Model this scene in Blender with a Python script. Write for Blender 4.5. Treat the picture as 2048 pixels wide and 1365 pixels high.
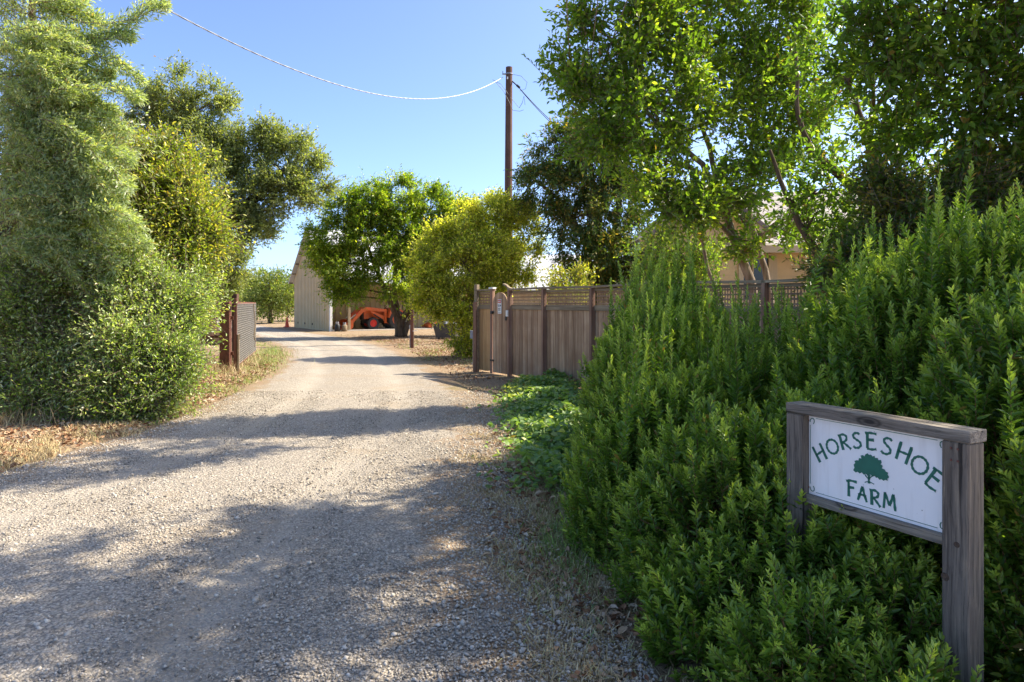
import bpy, math, random
import numpy as np
from mathutils import Vector, Matrix
R = math.radians
rng = np.random.default_rng(7)
random.seed(7)
scene = bpy.context.scene
col = scene.collection
for o in list(bpy.data.objects):
    bpy.data.objects.remove(o)

# ---------------------------------------------------------------- camera, sky, sun, exposure
F, CX, HY, CAMH = 1365.33, 1024.0, 605.0, 1.55
cam_d = bpy.data.cameras.new('camera')
cam_d.lens = 24.0; cam_d.sensor_width = 36.0
cam_d.shift_y = -(682.5 - HY) / 2048.0
cam_d.clip_start = 0.05; cam_d.clip_end = 6000
cam = bpy.data.objects.new('camera', cam_d); col.objects.link(cam)
cam.location = (0, 0, CAMH); cam.rotation_euler = (R(90), 0, 0)
scene.camera = cam
SUN_AZ, SUN_EL = 18.0, 47.0          # degrees forward of +X, elevation
S = np.array([math.cos(R(SUN_EL)) * math.cos(R(SUN_AZ)), math.cos(R(SUN_EL)) * math.sin(R(SUN_AZ)), math.sin(R(SUN_EL))])
world = bpy.data.worlds.new('World'); scene.world = world; world.use_nodes = True
wn = world.node_tree; bg = wn.nodes['Background']
sky = wn.nodes.new('ShaderNodeTexSky'); sky.sky_type = 'NISHITA'; sky.sun_disc = False
sky.sun_elevation = R(SUN_EL); sky.sun_rotation = R(90 - SUN_AZ)
sky.air_density = 0.5; sky.dust_density = 1.5; sky.ozone_density = 4.5
wn.links.new(sky.outputs[0], bg.inputs[0]); bg.inputs[1].default_value = 0.15
sun_d = bpy.data.lights.new('sun', 'SUN'); sun_d.energy = 3.6; sun_d.angle = R(0.5); sun_d.color = (1.0, 0.90, 0.73)
sun = bpy.data.objects.new('sun', sun_d); col.objects.link(sun)
sun.rotation_euler = Vector(S).to_track_quat('Z', 'Y').to_euler()
scene.view_settings.view_transform = 'Standard'; scene.view_settings.look = 'None'
scene.view_settings.exposure = 1.5; scene.view_settings.gamma = 1.0
scene.cycles.max_bounces = 8; scene.cycles.transparent_max_bounces = 8

# ---------------------------------------------------------------- helpers
def at(px, py, y):
    return np.array([(px - CX) / F * y, y, CAMH + (HY - py) / F * y])
def gp(px, py):
    y = F * CAMH / (py - HY)
    return np.array([(px - CX) / F * y, y, 0.0])
def tag(o, label=None, cat=None, group=None, kind=None):
    if label: o['label'] = label
    if cat: o['category'] = cat
    if group: o['group'] = group
    if kind: o['kind'] = kind
    return o
def empty(name, loc, rz=0.0, label=None, cat=None, group=None):
    o = bpy.data.objects.new(name, None); col.objects.link(o)
    o.location = tuple(loc); o.rotation_euler = (0, 0, rz); o.empty_display_size = 0.2
    return tag(o, label, cat, group)
def norm(a):
    return a / np.maximum(np.linalg.norm(a, axis=-1, keepdims=True), 1e-9)
def raw_mesh(name, verts, faces, mat, parent=None, attrs=None, smooth=False):
    """verts (n,3); faces list of int arrays (m,k)"""
    verts = np.asarray(verts, dtype=np.float32)
    me = bpy.data.meshes.new(name)
    me.vertices.add(len(verts)); me.vertices.foreach_set('co', verts.ravel())
    lv = np.concatenate([f.ravel() for f in faces]).astype(np.int32)
    tot = np.concatenate([np.full(len(f), f.shape[1], dtype=np.int32) for f in faces])
    st = np.concatenate([[0], np.cumsum(tot)[:-1]]).astype(np.int32)
    me.loops.add(len(lv)); me.loops.foreach_set('vertex_index', lv)
    me.polygons.add(len(tot)); me.polygons.foreach_set('loop_start', st)
    try: me.polygons.foreach_set('loop_total', tot)
    except Exception: pass
    if smooth: me.polygons.foreach_set('use_smooth', np.ones(len(tot), dtype=bool))
    me.update(calc_edges=True)
    for k, v in (attrs or {}).items():
        v = np.asarray(v, dtype=np.float32)
        if v.ndim == 2:
            a = me.attributes.new(k, 'FLOAT_VECTOR', 'POINT'); a.data.foreach_set('vector', v.ravel())
        else:
            a = me.attributes.new(k, 'FLOAT', 'POINT'); a.data.foreach_set('value', v)
    if mat: me.materials.append(mat)
    o = bpy.data.objects.new(name, me); col.objects.link(o)
    if parent is not None: o.parent = parent
    return o
def inv_of(parent):
    """world -> parent local"""
    return (Matrix.Translation(parent.location) @ parent.rotation_euler.to_matrix().to_4x4()).inverted()
def to_local(parent, V):
    M = np.array(inv_of(parent)); V = np.asarray(V, dtype=float)
    return V @ M[:3, :3].T + M[:3, 3]

class MB:
    def __init__(s): s.v = []; s.f = []; s.pv = []; s.smooth = False
    def add(s, verts, faces, pv=None):
        n = len(s.v); s.v += [tuple(map(float, p)) for p in verts]
        s.f += [tuple(i + n for i in f) for f in faces]
        s.pv += [random.random() if pv is None else pv] * len(verts)
        return s
    def box(s, c, size, rot=None, pv=None, taper=1.0):
        hx, hy, hz = size[0] / 2, size[1] / 2, size[2] / 2
        b = min(hx, hy, hz) * 0.12 if min(hx, hy, hz) > 0.006 else 0
        if b == 0:
            V = [(sx * hx, sy * hy, sz * hz) for sz in (-1, 1) for sy in (-1, 1) for sx in (-1, 1)]
            Fc = [(0, 2, 3, 1), (4, 5, 7, 6), (0, 1, 5, 4), (2, 6, 7, 3), (0, 4, 6, 2), (1, 3, 7, 5)]
        else:
            b = min(b, 0.012)
            V = []
            idx = {}
            for sz in (-1, 1):
                for sy in (-1, 1):
                    for sx in (-1, 1):
                        for ax in range(3):
                            d = [hx - b, hy - b, hz - b]; d[ax] = (hx, hy, hz)[ax]
                            idx[(sx, sy, sz, ax)] = len(V); V.append((sx * d[0], sy * d[1], sz * d[2]))
            Fc = []
            for sgn in (-1, 1):
                q = [(-1, -1), (1, -1), (1, 1), (-1, 1)]
                if sgn < 0: q = q[::-1]
                Fc.append([idx[(sgn, a, c_, 0)] for a, c_ in q])
                Fc.append([idx[(a, sgn, c_, 1)] for a, c_ in q[::-1]])
                Fc.append([idx[(a, c_, sgn, 2)] for a, c_ in q])
            for a in (-1, 1):
                for c_ in (-1, 1):
                    Fc.append([idx[(-1, a, c_, 1)], idx[(1, a, c_, 1)], idx[(1, a, c_, 2)], idx[(-1, a, c_, 2)]])
                    Fc.append([idx[(a, -1, c_, 0)], idx[(a, 1, c_, 0)], idx[(a, 1, c_, 2)], idx[(a, -1, c_, 2)]])
                    Fc.append([idx[(a, c_, -1, 0)], idx[(a, c_, 1, 0)], idx[(a, c_, 1, 1)], idx[(a, c_, -1, 1)]])
            for sz in (-1, 1):
                for sy in (-1, 1):
                    for sx in (-1, 1):
                        Fc.append([idx[(sx, sy, sz, k)] for k in range(3)])
        out = []
        for p in V:
            p = Vector(p)
            if taper != 1.0 and p.z > 0: p.x *= taper; p.y *= taper
            if rot is not None: p = rot @ p
            out.append((p.x + c[0], p.y + c[1], p.z + c[2]))
        return s.add(out, Fc, pv)
    def beam(s, p, q, w, h, up=(0, 0, 1), pv=None):
        p, q = Vector(p), Vector(q); d = (q - p); L = d.length; d.normalize()
        u = Vector(up)
        if abs(d.dot(u)) > 0.98: u = Vector((1, 0, 0))
        y = u.cross(d).normalized(); z = d.cross(y)
        M = Matrix((d, y, z)).transposed()
        return s.box((p + q) / 2, (L, w, h), M, pv)
    def tube(s, pts, rad, n=6, cap=True, pv=None):
        pts = [Vector(p) for p in pts]
        if not hasattr(rad, '__len__'): rad = [rad] * len(pts)
        V = []; Fc = []
        up = None
        for i, p in enumerate(pts):
            d = (pts[min(i + 1, len(pts) - 1)] - pts[max(i - 1, 0)]).normalized()
            if up is None:
                up = Vector((0, 0, 1)) if abs(d.z) < 0.9 else Vector((1, 0, 0))
            x = up.cross(d).normalized(); y = d.cross(x); up = y
            # keep frame continuous
            for k in range(n):
                a = 2 * math.pi * k / n
                V.append(p + x * (math.cos(a) * rad[i]) + y * (math.sin(a) * rad[i]))
            up = y
        for i in range(len(pts) - 1):
            for k in range(n):
                k2 = (k + 1) % n
                Fc.append((i * n + k, i * n + k2, (i + 1) * n + k2, (i + 1) * n + k))
        if cap:
            Fc.append(tuple(range(n))[::-1]); Fc.append(tuple(range((len(pts) - 1) * n, len(pts) * n)))
        return s.add(V, Fc, pv)
    def prism(s, poly, w, M=None, pv=None):
        """poly in XZ, extruded +-w/2 along Y"""
        n = len(poly)
        V = [(x, -w / 2, z) for x, z in poly] + [(x, w / 2, z) for x, z in poly]
        Fc = [tuple(range(n)), tuple(range(2 * n - 1, n - 1, -1))]
        for k in range(n):
            k2 = (k + 1) % n
            Fc.append((k2, k, n + k, n + k2))
        if M is not None: V = [M @ Vector(p) for p in V]
        return s.add(V, Fc, pv)
    def lathe(s, prof, c=(0, 0, 0), n=20, M=None, pv=None):
        V = []; Fc = []
        for r, z in prof:
            for k in range(n):
                a = 2 * math.pi * k / n; V.append(Vector((r * math.cos(a), r * math.sin(a), z)))
        for i in range(len(prof) - 1):
            for k in range(n):
                k2 = (k + 1) % n; Fc.append((i * n + k, i * n + k2, (i + 1) * n + k2, (i + 1) * n + k))
        if M is not None: V = [M @ p for p in V]
        V = [(p[0] + c[0], p[1] + c[1], p[2] + c[2]) for p in V]
        return s.add(V, Fc, pv)
    def build(s, name, mat, parent=None, smooth=False, label=None, world_=False):
        me = bpy.data.meshes.new(name)
        v = s.v
        if world_ and parent is not None: v = [tuple(p) for p in to_local(parent, np.array(v))]
        me.from_pydata(v, [], s.f); me.validate(); me.update()
        a = me.attributes.new('pv', 'FLOAT', 'POINT')
        if len(me.vertices) == len(s.pv): a.data.foreach_set('value', np.array(s.pv, dtype=np.float32))
        me.materials.append(mat)
        if smooth:
            for p in me.polygons: p.use_smooth = True
        o = bpy.data.objects.new(name, me); col.objects.link(o)
        if parent is not None: o.parent = parent
        if label: o['label'] = label
        return o

# ---------------------------------------------------------------- materials
class NT:
    def __init__(s, name):
        s.m = bpy.data.materials.new(name); s.m.use_nodes = True
        s.t = s.m.node_tree; s.p = s.t.nodes['Principled BSDF']; s.out = s.t.nodes['Material Output']
    def n(s, typ, inp=None, **kw):
        nd = s.t.nodes.new(typ)
        for k, v in kw.items(): setattr(nd, k, v)
        for k, v in (inp or {}).items():
            if isinstance(v, bpy.types.NodeSocket): s.t.links.new(v, nd.inputs[k])
            else: nd.inputs[k].default_value = v
        return nd
    def link(s, a, b): s.t.links.new(a, b)
    def noise(s, vec, scale, detail=4, rough=0.55, dist=0.0):
        nd = s.n('ShaderNodeTexNoise', {'Scale': scale, 'Detail': detail, 'Roughness': rough, 'Distortion': dist})
        if vec is not None: s.link(vec, nd.inputs['Vector'])
        return nd.outputs['Fac']
    def vor(s, vec, scale, feat='F1', out='Distance'):
        nd = s.n('ShaderNodeTexVoronoi', {'Scale': scale}, feature=feat); s.link(vec, nd.inputs['Vector'])
        return nd.outputs[out]
    def ramp(s, fac, stops):
        nd = s.n('ShaderNodeValToRGB'); cr = nd.color_ramp
        while len(cr.elements) < len(stops): cr.elements.new(0.5)
        for e, (p, c) in zip(cr.elements, stops):
            e.position = p; e.color = (c[0], c[1], c[2], 1) if hasattr(c, '__len__') else (c, c, c, 1)
        s.link(fac, nd.inputs[0]); return nd.outputs[0]
    def mix(s, fac, a, b, mode='MIX'):
        nd = s.n('ShaderNodeMix', data_type='RGBA', blend_type=mode)
        for i, v in ((0, fac), (6, a), (7, b)):
            if isinstance(v, bpy.types.NodeSocket): s.link(v, nd.inputs[i])
            else: nd.inputs[i].default_value = v if i == 0 else (v[0], v[1], v[2], 1)
        return nd.outputs[2]
    def math(s, op, a, b=0.5, c=None, clamp=False):
        nd = s.n('ShaderNodeMath', operation=op, use_clamp=clamp)
        for i, v in enumerate((a, b) if c is None else (a, b, c)):
            if isinstance(v, bpy.types.NodeSocket): s.link(v, nd.inputs[i])
            else: nd.inputs[i].default_value = v
        return nd.outputs[0]
    def mapr(s, v, a, b, c=0.0, d=1.0):
        nd = s.n('ShaderNodeMapRange', {'From Min': a, 'From Max': b, 'To Min': c, 'To Max': d})
        s.link(v, nd.inputs[0]); return nd.outputs[0]
    def attr(s, name, out='Fac'): return s.n('ShaderNodeAttribute', attribute_name=name).outputs[out]
    def obj(s, scale=(1, 1, 1), loc=(0, 0, 0)):
        c = s.n('ShaderNodeTexCoord').outputs['Object']
        m = s.n('ShaderNodeMapping', {'Scale': scale, 'Location': loc}); s.link(c, m.inputs[0]); return m.outputs[0]
    def pos(s): return s.n('ShaderNodeNewGeometry').outputs['Position']
    def bump(s, h, strength=0.3, dist=0.01):
        nd = s.n('ShaderNodeBump', {'Strength': strength, 'Distance': dist, 'Height': h})
        s.link(nd.outputs[0], s.p.inputs['Normal']); return nd
    def base(s, c, rough=0.6, metal=0.0, spec=None):
        if isinstance(c, bpy.types.NodeSocket): s.link(c, s.p.inputs['Base Color'])
        else: s.p.inputs['Base Color'].default_value = (c[0], c[1], c[2], 1)
        if isinstance(rough, bpy.types.NodeSocket): s.link(rough, s.p.inputs['Roughness'])
        else: s.p.inputs['Roughness'].default_value = rough
        s.p.inputs['Metallic'].default_value = metal
        if spec is not None: s.p.inputs['Specular IOR Level'].default_value = spec
        return s.m

def leaf_mat(name, dark, mid, new, rough=0.42, tw=0.38, spec=0.5, tcol=(1.7, 1.75, 0.5)):
    t = NT(name)
    sep = t.n('ShaderNodeSeparateXYZ'); t.link(t.attr('lv', 'Vector'), sep.inputs[0])
    f = t.math('ADD', t.math('MULTIPLY', sep.outputs[0], 0.6), t.math('MULTIPLY', sep.outputs[2], 0.4))
    c = t.mix(f, dark, mid); c = t.mix(sep.outputs[1], c, new); c = t.mix(t.math('MULTIPLY', t.math('GREATER_THAN', sep.outputs[0], 0.985), 0.8), c, (0.28, 0.15, 0.06))
    m = t.base(c, rough, spec=spec)
    tr = t.n('ShaderNodeBsdfTranslucent'); t.link(t.mix(1.0, c, tcol, 'MULTIPLY'), tr.inputs[0])
    ms = t.n('ShaderNodeMixShader', {0: tw}); t.link(t.p.outputs[0], ms.inputs[1]); t.link(tr.outputs[0], ms.inputs[2])
    t.link(ms.outputs[0], t.out.inputs[0])
    return m

def wood_mat(name, dark, mid, light, axis=2, fine=60, rough=0.8, knots=False, bump=0.4, stain=None):
    t = NT(name)
    sc = [fine, fine, fine]; sc[axis] = fine * 0.035
    pv = t.attr('pv')
    off = t.n('ShaderNodeCombineXYZ', {0: t.math('MULTIPLY', pv, 37.0), 1: t.math('MULTIPLY', pv, 91.0), 2: t.math('MULTIPLY', pv, 13.0)}).outputs[0]
    c0 = t.n('ShaderNodeTexCoord').outputs['Object']
    sc2 = [1, 1, 1]
    warp = t.n('ShaderNodeTexNoise', {'Scale': 3.0, 'Detail': 2.0}); t.link(c0, warp.inputs[0])
    wv = t.n('ShaderNodeVectorMath', operation='MULTIPLY_ADD'); t.link(warp.outputs[1], wv.inputs[0])
    wv.inputs[1].default_value = (0.03, 0.03, 0.03); t.link(c0, wv.inputs[2])
    mp = t.n('ShaderNodeMapping', {'Scale': sc}); t.link(wv.outputs[0], mp.inputs[0])
    ad = t.n('ShaderNodeVectorMath', operation='ADD'); t.link(mp.outputs[0], ad.inputs[0]); t.link(off, ad.inputs[1])
    v = ad.outputs[0]
    g1 = t.noise(v, 1.0, 6, 0.7); g2 = t.noise(v, 0.25, 3, 0.5, 0.6)
    g = t.math('ADD', t.math('MULTIPLY', g1, 0.6), t.math('MULTIPLY', g2, 0.4))
    c = t.ramp(g, [(0.34, dark), (0.5, mid), (0.66, light)])
    big = t.noise(c0, 2.2, 3)
    c = t.mix(t.mapr(big, 0.35, 0.7, 0.0, 0.5), c, stain or dark)
    c = t.mix(t.math('MULTIPLY', pv, 0.35 if knots else 0.55), c, dark)
    if knots:
        fs = [160, 160, 160]; fs[axis] = 2.5; fm = t.n('ShaderNodeMapping', {'Scale': fs}); t.link(wv.outputs[0], fm.inputs[0])
        fg = t.noise(fm.outputs[0], 1.0, 5, 0.75); c = t.mix(t.mapr(fg, 0.5, 0.64, 0.0, 0.75), c, tuple(x * 0.5 for x in dark)); c = t.mix(t.mapr(fg, 0.40, 0.33, 0.0, 0.5), c, light)
    h = g1
    if knots:
        ks = [14, 14, 14]; ks[axis] = 5
        km = t.n('ShaderNodeMapping', {'Scale': ks}); t.link(wv.outputs[0], km.inputs[0])
        kd = t.vor(km.outputs[0], 0.55)
        ring = t.math('SINE', t.math('MULTIPLY', kd, 95.0), 0)
        mask = t.mapr(kd, 0.13, 0.21, 1.0, 0.0)
        c = t.mix(t.math('MULTIPLY', mask, t.mapr(ring, -1, 1, 0.35, 0.9)), c, tuple(x * 0.35 for x in dark))
        # cracks
        cs = [40, 40, 40]; cs[axis] = 0.9
        cm = t.n('ShaderNodeMapping', {'Scale': cs}); t.link(wv.outputs[0], cm.inputs[0])
        ck = t.noise(cm.outputs[0], 0.8, 2, 0.5)
        cmk = t.mapr(ck, 0.33, 0.37, 1.0, 0.0)
        c = t.mix(t.math('MULTIPLY', cmk, 0.8), c, tuple(x * 0.25 for x in dark))
        h = t.math('SUBTRACT', h, t.math('MULTIPLY', cmk, 0.8))
    t.bump(h, bump, 0.004)
    return t.base(c, rough, spec=0.25)

def plain(name, c, rough=0.6, metal=0.0, var=0.15, scale=6.0, bump=0.05, dirt=None):
    t = NT(name); v = t.obj()
    nz = t.noise(v, scale, 5)
    a = tuple(x * (1 - var) for x in c); b = tuple(min(1, x * (1 + var)) for x in c)
    cc = t.ramp(nz, [(0.3, a), (0.7, b)])
    if dirt: cc = t.mix(t.mapr(t.noise(v, scale * 2.3, 5, 0.7), 0.5, 0.75, 0, 0.7), cc, dirt)
    t.bump(t.noise(v, scale * 12, 3), bump, 0.003)
    return t.base(cc, rough, metal)

def soil_color(t, P):
    n1 = t.noise(P, 0.55, 6, 0.6); n2 = t.noise(P, 7.0, 6, 0.7); n3 = t.noise(P, 55.0, 4, 0.7)
    c = t.ramp(n3, [(0.3, (0.12, 0.08, 0.05)), (0.5, (0.31, 0.23, 0.145)), (0.7, (0.52, 0.42, 0.28))])
    c = t.mix(t.mapr(n2, 0.42, 0.62), c, t.ramp(n3, [(0.3, (0.17, 0.11, 0.07)), (0.6, (0.35, 0.235, 0.145)), (0.8, (0.5, 0.38, 0.25))]))
    g = t.math('MULTIPLY', t.mapr(n1, 0.55, 0.68), t.mapr(n2, 0.35, 0.6))
    c = t.mix(t.math('MULTIPLY', g, 0.5), c, (0.16, 0.19, 0.06))
    return c, n2, n3
t = NT('ground'); P = t.pos()
c, n2, n3 = soil_color(t, P); t.bump(t.math('ADD', n3, n2), 0.6, 0.03); M_ground = t.base(c, 0.95, spec=0.1)
t = NT('gravel'); P = t.pos()
sc_, n2, n3 = soil_color(t, P)
vd = t.vor(P, 55.0); vc = t.vor(P, 55.0, out='Color'); vd2 = t.vor(P, 120.0); vc2 = t.vor(P, 120.0, out='Color')
bw = t.n('ShaderNodeRGBToBW'); t.link(vc, bw.inputs[0]); bw2 = t.n('ShaderNodeRGBToBW'); t.link(vc2, bw2.inputs[0])
g = t.math('ADD', t.math('MULTIPLY', bw.outputs[0], 0.55), t.math('MULTIPLY', bw2.outputs[0], 0.45))
gc = t.ramp(g, [(0.2, (0.24, 0.205, 0.16)), (0.5, (0.45, 0.39, 0.31)), (0.72, (0.57, 0.495, 0.40)), (0.95, (0.70, 0.62, 0.50))])
gc = t.mix(t.mapr(t.noise(P, 1.1, 5), 0.35, 0.7, 0.0, 0.5), gc, (0.38, 0.33, 0.27))
gc = t.mix(t.mapr(vd, 0.42, 0.7, 0, 0.6), gc, (0.10, 0.09, 0.08))
edge = t.attr('edge'); trk = t.attr('track')
fl = t.math('ADD', edge, t.math('MULTIPLY', t.math('SUBTRACT', t.noise(P, 2.6, 6, 0.7), 0.5), 1.3))
gc = t.mix(t.math('MULTIPLY', trk, t.mapr(t.noise(P, 1.7, 5, 0.7), 0.3, 0.6, 0.25, 0.7)), gc, (0.46, 0.405, 0.33)); gc = t.mix(t.math('MULTIPLY', t.mapr(t.noise(P, 0.8, 6, 0.75), 0.52, 0.62), 0.45), gc, (0.36, 0.28, 0.19))
cc = t.mix(t.mapr(fl, 0.62, 0.80), gc, sc_)
t.bump(t.math('SUBTRACT', t.math('ADD', n3, n2), t.math('MULTIPLY', vd, 1.2)), 0.8, 0.014)
M_gravel = t.base(cc, 0.9, spec=0.2)
t = NT('stone'); pv = t.attr('pv')
gs = t.ramp(pv, [(0.0, (0.20, 0.175, 0.14)), (0.4, (0.43, 0.375, 0.305)), (0.85, (0.55, 0.485, 0.395)), (1.0, (0.70, 0.625, 0.52))])
M_stone = t.base(gs, 0.85, spec=0.25)
t = NT('dry_grass'); pv = t.attr('pv')
c = t.ramp(pv, [(0.0, (0.30, 0.19, 0.09)), (0.4, (0.50, 0.37, 0.19)), (0.8, (0.66, 0.54, 0.32)), (1.0, (0.42, 0.42, 0.16))]); M_dry = t.base(c, 0.8, spec=0.2)
t = NT('leaf_litter'); pv = t.attr('pv')
c = t.ramp(pv, [(0.0, (0.16, 0.07, 0.035)), (0.4, (0.36, 0.19, 0.10)), (0.75, (0.48, 0.33, 0.2)), (1.0, (0.6, 0.5, 0.38))]); M_litter = t.base(c, 0.8, spec=0.2)

M_hedge = leaf_mat('hedge_leaves', (0.045, 0.10, 0.014), (0.20, 0.33, 0.048), (0.54, 0.65, 0.14), 0.34, 0.42)
M_green = leaf_mat('bright_green_leaves', (0.08, 0.155, 0.02), (0.235, 0.365, 0.045), (0.48, 0.54, 0.08), 0.42, 0.52)
M_mid = leaf_mat('mid_green_leaves', (0.085, 0.16, 0.013), (0.26, 0.37, 0.03), (0.50, 0.52, 0.06), 0.45, 0.52)
M_yellow = leaf_mat('yellow_green_leaves', (0.16, 0.22, 0.02), (0.47, 0.51, 0.05), (0.80, 0.74, 0.18), 0.45, 0.58)
M_photinia = leaf_mat('dark_leaves', (0.05, 0.10, 0.02), (0.14, 0.21, 0.04), (0.45, 0.30, 0.06), 0.38, 0.45)
M_dark = leaf_mat('deep_green_leaves', (0.055, 0.12, 0.02), (0.18, 0.30, 0.05), (0.42, 0.52, 0.08), 0.38, 0.50)
M_oak = leaf_mat('oak_leaves', (0.10, 0.135, 0.04), (0.33, 0.38, 0.15), (0.48, 0.49, 0.20), 0.5, 0.45)
M_silver = leaf_mat('silver_leaves', (0.13, 0.18, 0.07), (0.50, 0.58, 0.34), (0.76, 0.68, 0.40), 0.40, 0.46)
M_privet = leaf_mat('privet_leaves', (0.12, 0.175, 0.022), (0.31, 0.385, 0.05), (0.62, 0.53, 0.12), 0.33, 0.44)
M_lower = leaf_mat('shrub_leaves', (0.11, 0.19, 0.035), (0.36, 0.47, 0.12), (0.76, 0.78, 0.52), 0.28, 0.48, spec=0.8)
M_weed = leaf_mat('weed_leaves', (0.11, 0.20, 0.06), (0.26, 0.38, 0.13), (0.52, 0.54, 0.18), 0.5, 0.40)
M_orchard = leaf_mat('orchard_leaves', (0.09, 0.14, 0.025), (0.23, 0.30, 0.065), (0.40, 0.42, 0.12), 0.5, 0.40)
M_far = leaf_mat('far_leaves', (0.07, 0.11, 0.05), (0.13, 0.18, 0.08), (0.2, 0.24, 0.1), 0.6, 0.3)

def bark_mat(name, a, b, scale=14):
    t = NT(name); v = t.obj((scale, scale, scale * 0.22))
    n = t.noise(v, 1.0, 6, 0.7); vr = t.vor(v, 1.3)
    c = t.ramp(t.math('ADD', t.math('MULTIPLY', n, 0.7), t.math('MULTIPLY', vr, 0.3)), [(0.3, a), (0.7, b)])
    t.bump(n, 0.7, 0.03); return t.base(c, 0.9, spec=0.15)
M_bark = bark_mat('bark', (0.055, 0.035, 0.022), (0.20, 0.14, 0.095))
M_bark_oak = bark_mat('oak_bark', (0.035, 0.022, 0.014), (0.13, 0.09, 0.06), 9)
M_bark_light = bark_mat('pale_bark', (0.12, 0.085, 0.06), (0.34, 0.27, 0.20))
M_twig = bark_mat('reddish_stem', (0.16, 0.09, 0.04), (0.30, 0.20, 0.09), 30)

M_signwood = wood_mat('weathered_sign_wood', (0.067, 0.056, 0.049), (0.224, 0.190, 0.153), (0.470, 0.369, 0.251), 2, 48, 0.85, True, 0.7, (0.224, 0.163, 0.108))
M_signrail = wood_mat('weathered_rail_wood', (0.067, 0.060, 0.051), (0.246, 0.217, 0.177), (0.493, 0.424, 0.325), 0, 55, 0.85, True, 0.7, (0.190, 0.141, 0.099))
M_fence = wood_mat('fence_boards', (0.18, 0.105, 0.06), (0.52, 0.355, 0.22), (0.78, 0.61, 0.42), 2, 22, 0.85, False, 0.5, (0.27, 0.145, 0.08))
M_fencesunlit = wood_mat('sunlit_tone_fence_boards', (0.381, 0.211, 0.090), (0.650, 0.421, 0.206), (0.829, 0.590, 0.323), 2, 30, 0.8, False, 0.3, (0.470, 0.253, 0.108))  # fence wood in a lighter, warmer tone standing in for sun on the short bay
M_fencered = wood_mat('red_fence_posts', (0.17, 0.095, 0.062), (0.34, 0.205, 0.14), (0.48, 0.33, 0.23), 2, 25, 0.8, False, 0.4, (0.20, 0.10, 0.065))
M_lattice = wood_mat('lattice_wood', (0.190, 0.116, 0.072), (0.381, 0.263, 0.157), (0.560, 0.421, 0.269), 0, 30, 0.85, False, 0.3)
M_cap = wood_mat('fence_cap_wood', (0.168, 0.126, 0.081), (0.358, 0.284, 0.188), (0.538, 0.442, 0.296), 0, 30, 0.85, False, 0.5)
M_pole = wood_mat('pole_wood', (0.07, 0.035, 0.025), (0.15, 0.085, 0.06), (0.25, 0.16, 0.12), 2, 20, 0.85, False, 0.5)
M_rust = plain('rusty_brown_steel', (0.17, 0.065, 0.042), 0.7, 0.1, 0.3, 5, 0.2, (0.10, 0.045, 0.03))
M_wire = plain('galvanised_wire', (0.40, 0.37, 0.32), 0.6, 0.1, 0.2, 20)
M_black = plain('black_metal', (0.02, 0.02, 0.02), 0.5, 0.3)
M_grey = plain('grey_metal', (0.30, 0.31, 0.33), 0.5, 0.4)
M_white = plain('white_paint', (0.75, 0.75, 0.73), 0.5, 0, 0.05, 4)
M_cable = plain('cable', (0.36, 0.37, 0.39), 0.5, 0.3)
M_darkcable = plain('dark_cable', (0.04, 0.04, 0.045), 0.6)
M_orange = plain('orange_paint', (0.56, 0.105, 0.02), 0.5, 0, 0.22, 3, 0.05, (0.30, 0.10, 0.05))
M_red = plain('red_paint', (0.55, 0.03, 0.02), 0.45)
M_rubber = plain('rubber', (0.025, 0.025, 0.025), 0.85, 0, 0.3, 20, 0.3)
M_glass = NT('window_glass').base((0.03, 0.035, 0.04), 0.08, 0.0)
M_cone = plain('cone_orange', (0.80, 0.09, 0.02), 0.5)

# the setting first: ground and drive ---------------------------------------------------
def grid_mesh(name, X, Y, Z, mat, attrs=None, smooth=True):
    n, m = X.shape
    V = np.stack([X, Y, Z], -1).reshape(-1, 3)
    i = np.arange(n - 1)[:, None] * m + np.arange(m - 1)[None, :]
    i = i.ravel(); Fc = np.stack([i, i + 1, i + m + 1, i + m], -1)
    return raw_mesh(name, V, [Fc], mat, attrs={k: v.ravel() for k, v in (attrs or {}).items()}, smooth=smooth)
gx = np.concatenate([-np.geomspace(3000, 30, 24), np.linspace(-28, 28, 113), np.geomspace(30, 3000, 24)])
gy = np.concatenate([-np.geomspace(300, 12, 10), np.linspace(-10, 60, 141), np.geomspace(62, 4000, 30)])
GX, GY = np.meshgrid(gx, gy)
DR = np.array([(-10, -11, 1.6), (-6, -10, 1.2), (0, -7.2, .75), (2.8, -5.7, .25), (4.3, -5.1, -.15), (6.2, -4.62, -.30), (8.3, -4.36, -.36), (10.85, -4.56, -.55),
               (13.65, -5.02, -1.2), (16.9, -5.74, -2.1), (22.3, -7.4, -3.8), (28.2, -10.4, -6.3), (33.6, -13.2, -9.6), (40, -17.0, -13.6), (48, -23, -18), (60, -33, -26)])
def drive_lr(y):
    return np.interp(y, DR[:, 0], DR[:, 1]), np.interp(y, DR[:, 0], DR[:, 2])
def bumps(X, Y, s=1.0):
    return s * (np.sin(X * 1.3 + 0.7 * np.sin(Y * .9)) * np.cos(Y * 1.1 + .5) * .5 + np.sin(X * 3.1 + Y * 2.3) * .25 + np.sin(X * 7.3 - Y * 5.1 + 1) * .15)
L_, R_ = drive_lr(GY)
off = np.minimum(np.maximum(np.maximum(L_ - GX, GX - R_) - 0.2, 0), 1.5)
GZ = np.where(off > 0, bumps(GX, GY, 0.03) * np.minimum(off, 1) + 0.012 * off, 0)
GZ = np.where((np.abs(GX) > 40) | (GY > 70) | (GY < -9), 0, GZ) - 0.03 * (off <= 0)
ground = grid_mesh('ground', GX, GY, GZ, M_ground); tag(ground, kind='structure')
ys = np.concatenate([np.linspace(-9.5, 20, 296), np.linspace(20.25, 59, 156)])
us = np.linspace(-1.12, 1.12, 97)
Lq, Rq = drive_lr(ys)
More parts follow.
